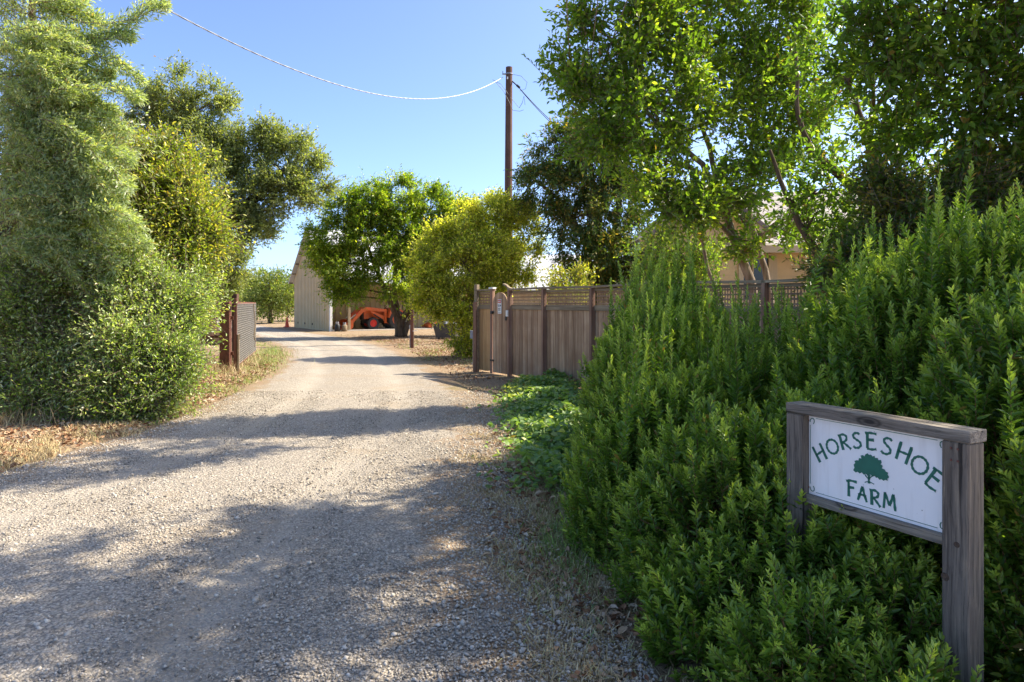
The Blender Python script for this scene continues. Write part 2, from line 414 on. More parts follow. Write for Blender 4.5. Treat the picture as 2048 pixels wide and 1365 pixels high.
# smooth the edges
ker = np.hanning(15); ker /= ker.sum()
Lq = np.convolve(np.pad(Lq, 7, 'edge'), ker, 'valid'); Rq = np.convolve(np.pad(Rq, 7, 'edge'), ker, 'valid')
Cq = (Lq + Rq) / 2; Wq = (Rq - Lq) / 2
U, Yg = np.meshgrid(us, ys); Xg = Cq[:, None] + U * Wq[:, None]
tr_ = np.exp(-((np.abs(U) - 0.42) / 0.13) ** 2)
Zg = 0.012 + 0.016 * (1 - U ** 2) - 0.018 * tr_ + bumps(Xg * 1.7, Yg * 1.7, 0.006)
Zg = np.where(np.abs(U) > 1.0, Zg - (np.abs(U) - 1.0) * 0.35, Zg)
drive = grid_mesh('gravel_drive', Xg, Yg, Zg, M_gravel, {'edge': np.abs(U) ** 2, 'track': tr_}); tag(drive, kind='structure')

# ---------------------------------------------------------------- foliage machinery
def leaf_arrays(P, D, L, W, kind='diamond', upb=0.6, fold=0.18, r=rng, nb=None):
    n = len(P)
    nr = r.normal(size=(n, 3)); nr[:, 2] += upb * 2
    if nb is not None: nr += np.array(nb)
    nr = nr - D * (nr * D).sum(1, keepdims=True); nr = norm(nr); sd = np.cross(D, nr)
    L = L[:, None]; W = W[:, None]
    if kind == 'diamond':
        V = np.stack([P, P + D * L * .45 + sd * W * .5 + nr * W * fold, P + D * L, P + D * L * .45 - sd * W * .5 + nr * W * fold], 1)
        Fc = (np.arange(n)[:, None] * 4 + np.arange(4)[None, :])
        return V.reshape(-1, 3), Fc, 4
    V = np.stack([P, P + D * L * .30 - sd * W * .46 + nr * W * fold, P + D * L * .66 - sd * W * .40 + nr * W * fold * .8, P + D * L - nr * L * .10,
                  P + D * L * .66 + sd * W * .40 + nr * W * fold * .8, P + D * L * .30 + sd * W * .46 + nr * W * fold], 1)
    b = np.arange(n)[:, None] * 6
    Fc = np.concatenate([b + np.array([0, 1, 2, 3]), b + np.array([0, 3, 4, 5])], 0)
    return V.reshape(-1, 3), Fc, 6
def prisms(A, B, ra, rb):
    """thin triangular sticks, vectorised"""
    n = len(A); d = norm(B - A); u = np.where(np.abs(d[:, 2:3]) < .9, np.array([[0, 0, 1.]]), np.array([[1., 0, 0]]))
    x = norm(np.cross(u, d)); y = np.cross(d, x); V = []
    for base_, rr in ((A, ra), (B, rb)):
        rr = np.broadcast_to(np.asarray(rr, dtype=float).reshape(-1, 1), (n, 1))
        for k in range(3):
            a = 2 * math.pi * k / 3; V.append(base_ + (x * math.cos(a) + y * math.sin(a)) * rr)
    V = np.stack(V, 1).reshape(-1, 3); b = np.arange(n)[:, None] * 6
    Fc = np.concatenate([b + np.array([k, (k + 1) % 3, 3 + (k + 1) % 3, 3 + k]) for k in range(3)], 0)
    return V, Fc
def bez(p0, p1, p2, n):
    t = np.linspace(0, 1, n)[:, None]; return (1 - t) ** 2 * p0 + 2 * t * (1 - t) * p1 + t * t * p2

def tree(name, label, cat, base, trunks, clumps, nleaf, leaf, lmat, bark, group=None, seed=1, puff=0.42, twig=0.35, per=9,
         upb=0.6, droop=0.0, age=0.12, ageup=0.0, kind='diamond', shell=0.5, twr=0.004, crown='crown', branch_r=1.0, spread=0.9, nb=None):
    r = np.random.default_rng(seed)
    root = empty(name, base, 0, label, cat, group)
    mb = MB(); tp = []
    for pts in trunks:
        pts = np.array(pts, dtype=float); m = []
        for i in range(len(pts) - 1):
            k = 4
            for j in range(k):
                q = pts[i] + (pts[i + 1] - pts[i]) * j / k; q[:3] += r.normal(size=3) * 0.12 * q[3]; m.append(q)
        m.append(pts[-1]); m = np.array(m)
        mb.tube(m[:, :3], list(m[:, 3]), 9, pv=0.5); tp.append(m)
    tp = np.concatenate(tp)
    stA, stB, stra, strb = [], [], [], []
    pufs = []
    tot = sum(c[3] * c[4] * c[5] if len(c) > 5 else c[3] ** 3 for c in clumps)
    for c in clumps:
        c = list(c)
        if len(c) == 4: c += [c[3], c[3]]
        if len(c) == 5: c += [c[3]]
        cc = np.array(c[:3]); rr = np.array(c[3:6])
        dist = np.linalg.norm(tp[:, :3] - cc, axis=1) + np.maximum(tp[:, 2] - cc[2] + 0.1, 0) * 3 + r.random(len(tp)) * .2
        k = int(np.argmin(dist)); p0 = tp[k, :3]; d0 = np.linalg.norm(cc - p0)
        mid = (p0 + cc) / 2 + np.array([0, 0, 0.18 * d0]) + r.normal(size=3) * 0.08 * d0
        br = bez(p0, mid, cc, 7); r0 = min(tp[k, 3] * 0.75, 0.02 + 0.018 * d0 * branch_r)
        mb.tube(br, list(np.linspace(r0, 0.010, 7)), 6, pv=0.5)
        vol = (rr[0] * rr[1] * rr[2]) ** (2 / 3.)
        npuf = max(4, int(vol / puff ** 2 * 5.5))
        dv = norm(r.normal(size=(npuf, 3))); rad = r.random(npuf) ** (1 / 3.) * (1 - shell) + shell * (0.75 + .3 * r.random(npuf))
        pc = cc + dv * rad[:, None] * rr
        j = r.integers(3, 7, npuf); A = br[j]
        Mid = (A + pc) / 2 + r.normal(size=(npuf, 3)) * 0.07 + np.array([0, 0, .06])
        stA += [A, Mid]; stB += [Mid, pc]; stra += [np.full(npuf, .012), np.full(npuf, .008)]; strb += [np.full(npuf, .008), np.full(npuf, .004)]
        pufs.append(np.concatenate([pc, dv, r.random((npuf, 1))], 1))
    pufs = np.concatenate(pufs)
    ntw = max(1, nleaf // per); pi = r.integers(0, len(pufs), ntw); pc = pufs[pi]
    prad = puff * (0.6 + .8 * r.random(ntw))[:, None]
    dd = norm(r.normal(size=(ntw, 3)) * spread + pc[:, 3:6] * .9 + np.array([0, 0, .35 - droop]))
    A = pc[:, :3] + r.normal(size=(ntw, 3)) * prad * .30
    TL = twig * (0.5 + r.random(ntw))[:, None]
    B = A + dd * TL
    B[:, 2] -= droop * TL[:, 0] * .4
    stA.append(A); stB.append(B); stra.append(np.full(ntw, twr)); strb.append(np.full(ntw, twr * .4))
    u = (np.arange(per) + 0.5) / per
    uu = np.tile(u, ntw) + r.normal(size=ntw * per) * .03; ti = np.repeat(np.arange(ntw), per)
    ax = norm(B - A)[ti]
    Pp = A[ti] + (B - A)[ti] * uu[:, None]
    out = r.normal(size=(len(ti), 3)); out -= ax * (out * ax).sum(1, keepdims=True); out = norm(out)
    D = norm(out * .75 + ax * (.35 + .6 * uu[:, None]) + np.array([0, 0, -droop * .7]) + r.normal(size=(len(ti), 3)) * .2)
    LL = leaf[0] * (0.65 + .7 * r.random(len(ti))); WW = LL * leaf[1]
    V, Fc, kv = leaf_arrays(Pp, D, LL, WW, kind, upb, r=r, nb=nb)
    zz = (Pp[:, 2] - Pp[:, 2].min()) / (np.ptp(Pp[:, 2]) + 1e-6)
    ag = (r.random(len(ti)) < age + ageup * (uu > .6) * (0.3 + zz)) * (0.4 + .6 * r.random(len(ti)))
    ag = np.maximum(ag, (pc[ti, 6] > 0.86) * 0.45 * r.random(len(ti)))
    lv = np.stack([r.random(len(ti)), ag, pc[ti, 6]], 1)
    raw_mesh(crown, to_local(root, V), [Fc], lmat, root, {'lv': np.repeat(lv, kv, 0)})
    PV, PF = prisms(np.concatenate(stA), np.concatenate(stB), np.concatenate(stra), np.concatenate(strb))
    tv = np.array(mb.v); q4 = np.array([f for f in mb.f if len(f) == 4]); qn = [np.array([f]) for f in mb.f if len(f) != 4]
    raw_mesh('trunk', to_local(root, np.concatenate([tv, PV])), [q4, PF + len(tv)] + qn, bark, root, smooth=True)
    return root
def cl(px, py, y, r, ry=None, rz=None):
    p = at(px, py, y); k = r * y / F
    return (p[0], p[1], p[2], k, k if ry is None else ry, k if rz is None else rz * y / F)

# ---------------------------------------------------------------- shoots (hedge)
def shoots(root, T, D, L, seed, lmat, ll=0.046, node=0.0125, part='foliage', stem=M_twig, wr=0.34, agebase=0.0):
    """T tips, D directions, L lengths: dense leaves in pairs up each shoot"""
    r = np.random.default_rng(seed); n = len(T)
    nn = np.maximum((L / node).astype(int), 4); ti = np.repeat(np.arange(n), nn * 2)
    k = np.concatenate([np.repeat(np.arange(m), 2) for m in nn]); side = np.tile([0, 1], nn.sum())
    u = (k + .5) / nn[ti]                       # 0 base .. 1 tip
    a0 = r.random(n) * 6.28
    x = norm(np.cross(D, r.normal(size=(n, 3)))); y = np.cross(D, x)
    ang = a0[ti] + k * 1.62 + side * math.pi + r.normal(size=len(ti)) * .25
    rad = x[ti] * np.cos(ang)[:, None] + y[ti] * np.sin(ang)[:, None]
    bend = norm(r.normal(size=(n, 3))) * (0.10 * L[:, None])
    Pp = T[ti] - D[ti] * (L[ti] * (1 - u))[:, None] + bend[ti] * ((1 - u) ** 2)[:, None]
    open_ = np.clip(1.25 - u * .95, .3, 1.2) * (.8 + .4 * r.random(len(ti)))
    Dl = norm(rad * open_[:, None] + D[ti] * (0.75) + r.normal(size=(len(ti), 3)) * .12)
    LL = ll * (0.75 + .5 * r.random(len(ti))) * np.clip(1.15 - (u ** 4) * .65, .4, 1.2) * (.85 + .3 * r.random(n))[ti]
    V, Fc, kv = leaf_arrays(Pp, Dl, LL, LL * wr, 'leaf6', 0.9, 0.22, r=r)
    ag = np.clip((u - .52) * 2.0, 0, 1) * (0.15 + .85 * r.random(n) ** .8)[ti] + agebase
    ag = np.where(r.random(len(ti)) < .012, .9, ag)
    lf = .5 + .5 * np.sin(T[:, 0] * 4.1 + T[:, 2] * 2.3) * np.cos(T[:, 1] * 3.3 + T[:, 2] * 1.7 + 1); lv = np.stack([np.where(r.random(len(ti)) < .012, 1.0, r.random(len(ti)) * .98), ag, np.clip(.5 * r.random(n) + .5 * lf, 0, 1)[ti]], 1)
    o = raw_mesh(part, to_local(root, V), [Fc], lmat, root, {'lv': np.repeat(lv, kv, 0)})
    A = T - D * L[:, None] + bend
    PV, PF = prisms(A, T - D * .01, .0022, .001)
    return o, PV, PF, A
def bush(name, label, base, blobs, dens, seed, length=(.16, .34), up=1.1, group=None, lead=0, leadh=(.3, .55), lmat=None, ll=.041, cut=0.25, cat='hedge'):
    r = np.random.default_rng(seed); lmat = lmat or M_hedge
    root = empty(name, base, 0, label, cat, group)
    T = []; N = []; Ls = []
    B = np.array(blobs, dtype=float)
    for layer, (sh, dn) in enumerate(((1.0, 1.0), (.84, .6), (.66, .3))):
        for b in B:
            area = 4 * math.pi * ((b[3] * b[4]) ** 1.6 / 3 + (b[3] * b[5]) ** 1.6 / 3 + (b[4] * b[5]) ** 1.6 / 3) ** (1 / 1.6)
            m = int(area * dens * dn)
            d = norm(r.normal(size=(m, 3))); p = b[:3] + d * b[3:6] * (sh + r.normal(size=(m, 1)) * .06 + .05 * np.sin(d[:, :1] * 11 + b[0] * 9) * np.sin(d[:, 1:2] * 9 + d[:, 2:3] * 7))
            nn = norm(d / b[3:6])
            ok = p[:, 2] > .03
            for b2 in B:
                if b2 is b: continue
                q = (((p - b2[:3]) / b2[3:6]) ** 2).sum(1) ** .5
                ok &= q > sh - .08
            # what the road side never shows: the far lower side
            ok &= ~((nn[:, 1] > cut) & (nn[:, 2] < .25) & (r.random(m) < .75))
            T.append(p[ok]); N.append(nn[ok]); Ls.append(length[0] + (length[1] - length[0]) * r.random(ok.sum()))
    T = np.concatenate(T); N = np.concatenate(N); L = np.concatenate(Ls)
    D = norm(N * .75 + np.array([0, 0, up]) + r.normal(size=T.shape) * .22)
    if lead:
        top = np.where(N[:, 2] > .55)[0]; k = r.choice(top, min(lead, len(top)), replace=False)
        D[k] = norm(np.array([0, 0, 1.]) + r.normal(size=(len(k), 3)) * .09); e = leadh[0] + (leadh[1] - leadh[0]) * r.random(len(k)); T[k, 2] += e * .62; L[k] = e
    o, PV, PF, A = shoots(root, T, D, L, seed + 1, lmat, ll)
    # stems from the ground out to the shoots
    k = r.choice(len(A), min(len(A), 60 * len(B)), replace=False); cen = np.array([B[np.argmin(((a - B[:, :3]) ** 2).sum(1))][:3] for a in A[k]])
    G = cen * 1.0; G[:, 2] = 0.0; G[:, :2] += r.normal(size=(len(k), 2)) * .09
    Mid = A[k] * .5 + G * .5 + np.array([0, 0, .1]); Mid[:, :2] -= (A[k] - G)[:, :2] * .15
    SV, SF = prisms(np.concatenate([G, Mid]), np.concatenate([Mid, A[k]]), .006, .0035)
    raw_mesh('stems', to_local(root, np.concatenate([PV, SV])), [PF, SF + len(PV)], M_twig, root)
    return root

def grass(name, pts, h, seed, mat, lean=.5, w=.004, pv=None, label=None, cat=None):
    r = np.random.default_rng(seed); n = len(pts)
    H = h * (0.4 + .9 * r.random(n)); d = r.normal(size=(n, 3)) * lean; d[:, 2] = 1; d = norm(d)
    a = r.random(n) * 6.28; sd = np.stack([np.cos(a), np.sin(a), 0 * a], 1) * (w * (.6 + .8 * r.random(n)))[:, None]
    m = pts + d * (H * .55)[:, None]; d2 = norm(d + r.normal(size=(n, 3)) * lean * .9 - np.array([0, 0, .25])); tpt = m + d2 * (H * .5)[:, None]
    V = np.stack([pts - sd, pts + sd, m + sd * .75, m - sd * .75, tpt], 1).reshape(-1, 3); b = np.arange(n)[:, None] * 5
    p = r.random(n) if pv is None else pv(r, n)
    return raw_mesh(name, V, [b + np.array([0, 1, 2, 3]), b + np.array([3, 2, 4])], mat, attrs={'pv': np.repeat(p, 5), 'lv': np.repeat(np.stack([p, p * .3, p], 1), 5, 0)})

# ---------------------------------------------------------------- barn with lean-to
RIB = plain('ribbed_metal_siding', (0.60, 0.455, 0.24), 0.6, 0.0, 0.08, 1.2, 0.05, (0.54, 0.41, 0.22))
ROOFW = plain('pale_metal_roof', (0.66, 0.66, 0.65), 0.45, 0.1, 0.06, 2)
M_concrete = plain('concrete', (0.45, 0.41, 0.35), 0.9, 0, 0.15, 3, 0.2)
BX, BY_, BR = -13.4, 42.0, math.atan2(-6.0, 3.8)
barn = empty('barn', (BX, BY_, 0), BR, 'large beige ribbed metal barn with a steep gable and an open lean-to', 'barn')
def roof_h(x): return float(np.interp(x, [-0.5, 0, 3.4, 7.4], [2.65, 3.0, 5.75, 2.55]))
m = MB()
m.prism([(0, 0), (7.1, 0), (7.1, roof_h(7.1) - .06), (3.4, roof_h(3.4) - .06), (0, roof_h(0) - .06)], 0.1, Matrix.Translation((0, .05, 0)), 0.5)
for i in range(24):
    x = .15 + i * .3; h = roof_h(x) - .1; m.box((x, -.012, h / 2), (.05, .03, h), pv=.5)
m.build('end_wall', RIB, barn)
m = MB(); m.box((4.3, 6.3, 2.3), (.1, 12.4, 4.6), pv=.5)
for i in range(41): m.box((4.365, .3 + i * .3, 2.3), (.03, .05, 4.55), pv=.5)
m.build('side_wall', RIB, barn)
MB().box((.05, 6.5, 1.45), (.1, 12.8, 2.9)).build('back_wall', RIB, barn)
MB().prism([(0, 0), (7.1, 0), (7.1, 2.6), (3.4, roof_h(3.4) - .1), (0, 2.9)], 0.1, Matrix.Translation((0, 12.95, 0)), 0.5).build('far_wall', RIB, barn)
for nm, xa, xb in (('roof', -0.45, 3.4), ('roof', 3.4, 7.4)):
    m = MB(); za, zb = roof_h(xa), roof_h(xb)
    m.prism([(xa, za), (xb, zb), (xb, zb + .05), (xa, za + .05)], 13.5, Matrix.Translation((0, 6.5, 0)), 0.5)
    for i in range(46):
        yy = -.22 + i * .30; m.beam((xa, yy, za + .06), (xb, yy, zb + .06), .04, .03)
    m.build(nm, ROOFW, barn)
for x in (-.25, .45, 1.15, 1.85, 2.6, 4.2, 5.0, 5.8, 6.6): MB().box((x, -.13, roof_h(x) - .10), (.05, .22, .09)).build('purlin', M_cap, barn)
MB().box((7.12, .04, 1.3), (.13, .13, 2.6)).build('downspout', M_white, barn)
for yy in (1.05, 6.0, 11.0): MB().box((7.05, yy, 1.22), (.13, .13, 2.44)).build('post', M_cap, barn)
MB().box((7.05, 6.5, 2.5), (.07, 12.9, .2)).build('header_beam', M_cap, barn)
for xx in (1.0, 2.5, 4.0):
    MB().lathe([(.0, .03), (.055, .03), (.055, 0), (.035, 0)], n=12, M=Matrix.Rotation(R(90), 4, 'X'), c=(xx, -.03, .32)).build('vent', M_black, barn)
m = MB(); m.box((5.75, 6.4, .03), (3.0, 12.6, .06)); tag(m.build('concrete_pad', M_concrete), kind='structure')
bpy.data.objects['concrete_pad'].location = (BX, BY_, 0); bpy.data.objects['concrete_pad'].rotation_euler = (0, 0, BR)
def barnp(x, y, z=0):
    c_, s_ = math.cos(BR), math.sin(BR); return np.array([BX + x * c_ - y * s_, BY_ + x * s_ + y * c_, z])

# tractor (front axle at the origin, forward = +x)
tp_ = barnp(6.15, 2.55, .062)
trac = empty('tractor', tp_, BR - R(90), 'orange compact tractor with a front loader parked under the lean-to', 'tractor'); trac.scale = (.9, .9, .9)
def wheel(cx, cy, r, w, rr):
    m = MB(); Mx = Matrix.Rotation(R(90), 4, 'X')
    m.lathe([(r * .62, -w / 2), (r * .93, -w / 2), (r, -w * .3), (r, w * .3), (r * .93, w / 2), (r * .62, w / 2), (r * .58, 0), (r * .62, -w / 2)], c=(cx, cy, r), n=28, M=Mx, pv=.5)
    for k in range(22):
        a = 2 * math.pi * k / 22
        for sd in (-1, 1):
            p = Vector((math.cos(a + sd * .07) * r * 1.0, sd * w * .25, math.sin(a + sd * .07) * r * 1.0)) + Vector((cx, cy, r))
            m.box(p, (.04, w * .5, .035), Matrix.Rotation(-a + R(90), 3, 'Y'))
    wh = m.build('wheel', M_rubber, trac)
    q = MB(); q.lathe([(0, -w * .30), (r * .2, -w * .30), (r * .24, -w * .18), (r * .5, -w * .18), (r * .62, -w * .44), (r * .62, w * .44), (r * .5, w * .18), (r * .2, w * .30), (0, w * .30)], c=(cx, cy, r), n=24, M=Mx)
    q.build('rim', M_red if rr else M_orange, wh, smooth=False)
for sy in (-1, 1):
    wheel(0, sy * .55, .36, .24, 1); wheel(-1.55, sy * .62, .58, .34, 0)
m = MB(); m.prism([(.45, .62), (.48, .98), (.35, 1.12), (-.8, 1.18), (-.8, .62)], .5); m.build('hood', M_orange, trac)
m = MB(); m.box((-.2, 0, .5), (1.3, .34, .28)); m.box((-1.3, 0, .55), (.9, .5, .3)); m.box((0, 0, .36), (.14, 1.0, .14)); m.box((-1.55, 0, .58), (.16, 1.1, .16)); m.build('chassis', M_black, trac)
m = MB(); m.prism([(.50, .55), (.56, .6), (.56, 1.0), (.50, 1.05)], .52); m.build('grille', M_black, trac)
for sy in (-1, 1):
    m = MB()
    m.prism([(-1.95, .95), (-2.0, 1.05), (-1.6, 1.28), (-1.05, 1.2), (-.95, .7), (-1.1, .7), (-1.25, 1.05), (-1.6, 1.15), (-1.9, .95)], .36, Matrix.Translation((0, sy * .6, 0))); m.build('fender', M_orange, trac)
    m = MB(); y_ = sy * .46
    m.prism([(-.88, 1.06), (-.9, 1.22), (.1, 1.34), (.45, 1.36), (.75, 1.22), (1.48, .38), (1.36, .28), (.62, 1.02), (.38, 1.12), (.1, 1.13)], .09, Matrix.Translation((0, y_, 0))); m.build('loader_arm', M_orange, trac)
    m = MB(); m.box((-.85, y_, .78), (.16, .1, .85)); m.prism([(-.75, .5), (-.75, .8), (.05, 1.12), (.12, 1.05)], .06, Matrix.Translation((0, y_ * .96, 0))); m.build('loader_mount', M_orange, trac)
    m = MB(); m.tube([(-.7, y_ * 1.0, .55), (-.1, y_, .92)], .035, 8); m.build('lift_cylinder', M_black, trac)
    m = MB(); m.tube([(.55, y_, 1.24), (1.05, y_, .93)], .04, 8); c1 = m.build('tilt_cylinder', M_red, trac)
    m = MB(); m.tube([(1.05, y_, .93), (1.4, y_, .66)], .02, 8); m.build('piston_rod', M_white, c1)
m = MB()
prof = [(2.05, .03), (1.45, .03), (1.33, .14), (1.30, .50), (1.42, .62), (1.50, .60), (1.38, .48), (1.40, .18), (1.5, .08), (2.05, .06)]
m.prism(prof, 1.5)
for sy in (-1, 1): m.prism([(2.05, .03), (1.45, .03), (1.33, .14), (1.30, .50), (1.42, .62), (1.6, .58)], .02, Matrix.Translation((0, sy * .76, 0)))
m.build('bucket', M_orange, trac)
m = MB(); m.box((-1.45, 0, .98), (.42, .44, .1)); m.box((-1.66, 0, 1.2), (.09, .42, .42), Matrix.Rotation(R(-10), 3, 'Y')); m.build('seat', M_black, trac)
m = MB(); m.tube([(-.85, 0, 1.1), (-1.05, 0, 1.36)], .02, 6)
m.tube([(-1.05 + .08 * math.sin(a), .17 * math.cos(a), 1.36 + .12 * math.sin(a)) for a in np.linspace(0, 6.28, 17)], .015, 6); m.build('steering_wheel', M_black, trac)
m = MB()
for sy in (-1, 1): m.tube([(-1.95, sy * .48, .7), (-1.98, sy * .48, 2.05)], .035, 6)
m.tube([(-1.98, -.48, 2.05), (-1.98, .48, 2.05)], .035, 6); m.build('roll_bar', M_black, trac)

# orange implement further along the lean-to, bottles by the corner, bin and its bags, cone
ip = barnp(6.6, 6.6, .062); imp = empty('mower_deck', ip, BR - R(90), 'low rusty orange tractor attachment lying under the lean-to behind the post', 'farm tool')
m = MB(); m.prism([(-.8, .05), (-.8, .2), (-.55, .32), (.5, .32), (.85, .16), (.85, .05)], .9); m.build('deck', M_orange, imp)
m = MB(); m.beam((-.3, 0, .32), (.3, 0, .75), .06, .06); m.beam((.5, 0, .32), (.3, 0, .75), .06, .06); m.build('hitch', M_black, imp)
for i, (x, y, mt, lb, h) in enumerate(((7.25, .35, M_black, 'dark gas bottle closest to the white downspout of the barn', .42), (7.3, .72, M_cap, 'pale tan gas bottle standing beside the darker one by the barn corner', .38))):
    p = barnp(x, y, .0); b = empty('gas_bottle', p, 0, lb, 'gas bottle', 'gas bottles by the barn corner')
    MB().lathe([(0, 0), (.13, 0), (.15, .04), (.15, h * .8), (.10, h * .95), (.04, h), (0, h)], n=16).build('tank', mt, b, smooth=True)
    m = MB(); m.lathe([(.08, h * .93), (.085, h + .1), (.075, h + .1), (.07, h * .95)], n=12); m.lathe([(0, h), (.025, h), (.025, h + .07), (0, h + .07)], n=8); m.build('collar', M_grey, b)
bp = gp(893, 679); binr = empty('metal_bin', bp, R(-8), 'dark open metal bin standing in the shade under the yellow green tree', 'bin')
m = MB(); T_ = .03
m.prism([(-.36, .08), (-.50, .66), (-.46, .66), (-.33, .08)], .7); m.prism([(.46, .08), (.46, .66), (.42, .66), (.42, .08)], .7)
m.prism([(-.36, .08), (.46, .08), (.46, .11), (-.36, .11)], .7)
for sy in (-1, 1):
    m.prism([(-.36, .08), (-.50, .62), (.46, .62), (.46, .08)], .025, Matrix.Translation((0, sy * .35, 0)))
    m.beam((-.5, sy * .36, .64), (.47, sy * .36, .64), .05, .04)
m.build('shell', plain('dark_grimy_steel', (0.075, 0.07, 0.062), 0.7, 0.3, 0.3, 5, 0.1, (0.14, 0.10, 0.07)), binr)
for x in (-.25, .35):
    for sy in (-.3, .3): MB().box((x, sy, .045), (.07, .07, .09)).build('foot', M_black, binr)
MBAG = plain('white_plastic', (0.6, 0.6, 0.6), 0.45, 0, .1, 9)
def lump(name, c, s, mat, seed, lb, grp, cat):
    r = np.random.default_rng(seed); nu, nv = 12, 18; V = []; Fq = []
    for i in range(nu + 1):
        for j in range(nv):
            th = math.pi * i / nu; ph = 2 * math.pi * j / nv; d = np.array([math.sin(th) * math.cos(ph), math.sin(th) * math.sin(ph), math.cos(th)])
            k = 1 + .12 * math.sin(5 * d[0] * 2 + seed) + .1 * math.sin(7 * d[1] + 3 * d[2] + seed) + .04 * r.normal() * math.sin(th)
            V.append(d * np.array(s) * k)
    for i in range(nu):
        for j in range(nv): Fq.append((i * nv + j, i * nv + (j + 1) % nv, (i + 1) * nv + (j + 1) % nv, (i + 1) * nv + j))
    m = MB(); m.add(V, Fq, .5); o = m.build(name, mat, smooth=True); o.location = tuple(c); return tag(o, lb, cat, grp)
lump('plastic_bag', bp + np.array([.02, -.05, .64]), (.15, .18, .13), MBAG, 3, 'white plastic bag in the middle of the dark metal bin', 'bags heaped in the metal bin', 'bag')
lump('plastic_bag', bp + np.array([.29, -.1, .63]), (.13, .16, .12), MBAG, 5, 'white plastic bag at the right end of the dark metal bin', 'bags heaped in the metal bin', 'bag')
lump('plastic_bag', bp + np.array([-.26, 0, .62]), (.16, .22, .11), M_black, 8, 'black plastic bag in the bin beside the two white ones', 'bags heaped in the metal bin', 'bag')
cp = gp(574, 655.5); cone = empty('traffic_cone', (cp[0], cp[1], .02), 0, 'tall orange traffic cone at the far corner of the barn', 'traffic cone')
MB().lathe([(.13, .04), (.028, .62), (.02, .63), (0, .63)], n=20).build('cone', M_cone, cone, smooth=True)
MB().box((0, 0, .02), (.34, .34, .04)).build('base', M_cone, cone)

# second pale shed behind the board fence
sh = empty('shed', (1.8, 31.0, 0), R(-6), 'pale metal roofed shed half hidden behind the fence and trees', 'shed')
MB().box((0, 2.0, 1.0), (4.6, 4.0, 2.0)).build('wall', RIB, sh)
m = MB(); m.prism([(-2.2, 0), (-2.3, .05), (2.2, 1.95), (2.2, 1.88)], 5.4); ro = m.build('roof', ROOFW, sh); ro.rotation_euler = (0, 0, R(90)); ro.location = (0, 1.9, 2.05)
MB().box((0, -.35, 2.0), (4.9, .06, .12)).build('fascia', M_pole, sh)

# ---------------------------------------------------------------- house behind the right-hand trees
M_siding = plain('tan_lap_siding', (0.55, 0.40, 0.20), 0.7, 0, 0.07, 3)
M_trim = plain('cream_trim', (0.46, 0.36, 0.21), 0.6, 0, 0.05, 3)
t = NT('roof_shingles'); v = t.obj()
br_ = t.n('ShaderNodeTexBrick', {'Scale': 1.0, 'Mortar Size': 0.012, 'Brick Width': 0.3, 'Row Height': 0.14, 'Color1': (.40, .36, .31, 1), 'Color2': (.30, .27, .235, 1), 'Mortar': (.12, .09, .08, 1)}); t.link(v, br_.inputs[0])
M_shingle = t.base(t.mix(t.mapr(t.noise(v, 9, 4), .3, .7, 0, .4), br_.outputs[0], (.5, .45, .4)), .9)
house = empty('house', (0, 0, 0), 0, 'tan sided house with a grey shingle roof glimpsed through the trees', 'house')
def lap(m, x0, x1, z0, y, z1fn=None, step=.19, pv=None):
    z = z0
    while z < 6:
        xa, xb = x0, x1
        if z1fn:
            r_ = z1fn(z)
            if r_ is None: break
            xa, xb = r_
        elif z >= z1fn_max[0]: break
        m.box(((xa + xb) / 2, y, z + step / 2), (xb - xa, .03, step), Matrix.Rotation(R(3), 3, 'X')); z += step
z1fn_max = [2.9]
m = MB(); m.box((8.6, 19.2, 1.45), (8.4, 4.2, 2.9), pv=.5); lap(m, 4.5, 12.7, .1, 17.08); m.build('wall', M_siding, house)
m = MB(); m.box((4.6, 18.2, 1.42), (2.0, 3.2, 2.85), pv=.5); lap(m, 3.6, 5.6, .1, 16.58)
for k in range(8):
    z = 2.97 + k * .16; w = 1.5 * (1 - k / 8.2); m.box((4.6, 16.5, z), (2 * w, .04, .16), Matrix.Rotation(R(3), 3, 'X'))
m.build('gable_wall', M_siding, house)
m = MB(); a_ = math.atan2(1.95, 4.1); L_r = 4.75
m.box((0, 0, 0), (9.0, L_r, .12)); rf = m.build('roof', M_shingle, house); rf.location = (8.7, 18.55, 3.83); rf.rotation_euler = (a_, 0, 0)
for sx in (-1, 1):
    m = MB(); m.box((0, 0, 0), (1.8, 4.2, .1)); g = m.build('roof', M_shingle, house); g.location = (4.75 + sx * .80, 18.2, 3.68); g.rotation_euler = (0, sx * math.atan2(1.28, 1.6), 0)
m = MB()
for sx in (-1, 1): m.beam((4.6, 16.15, 4.36), (4.6 + sx * 1.45, 16.15, 3.17), .05, .13)
m.box((8.9, 16.38, 2.83), (8.4, .05, .18)); m.build('fascia', M_trim, house)
for x in (3.65, 5.55): MB().box((x, 16.56, 1.45), (.12, .07, 2.85)).build('corner_board', M_trim, house)
MB().box((6.55, 17.06, 1.45), (.14, .07, 2.85)).build('corner_board', M_trim, house)
w = MB(); cx_, cz_ = 6.0, 2.15
for dx, dz, sx, sz in ((0, .56, .95, .11), (0, -.56, .95, .11), (-.44, 0, .1, 1.1), (.44, 0, .1, 1.1), (0, 0, .04, 1.0)): w.box((cx_ + dx, 17.03, cz_ + dz), (sx, .08, sz))
wf = w.build('window', M_trim, house); MB().box((cx_, 17.06, cz_), (.8, .02, 1.0)).build('pane', M_glass, wf)

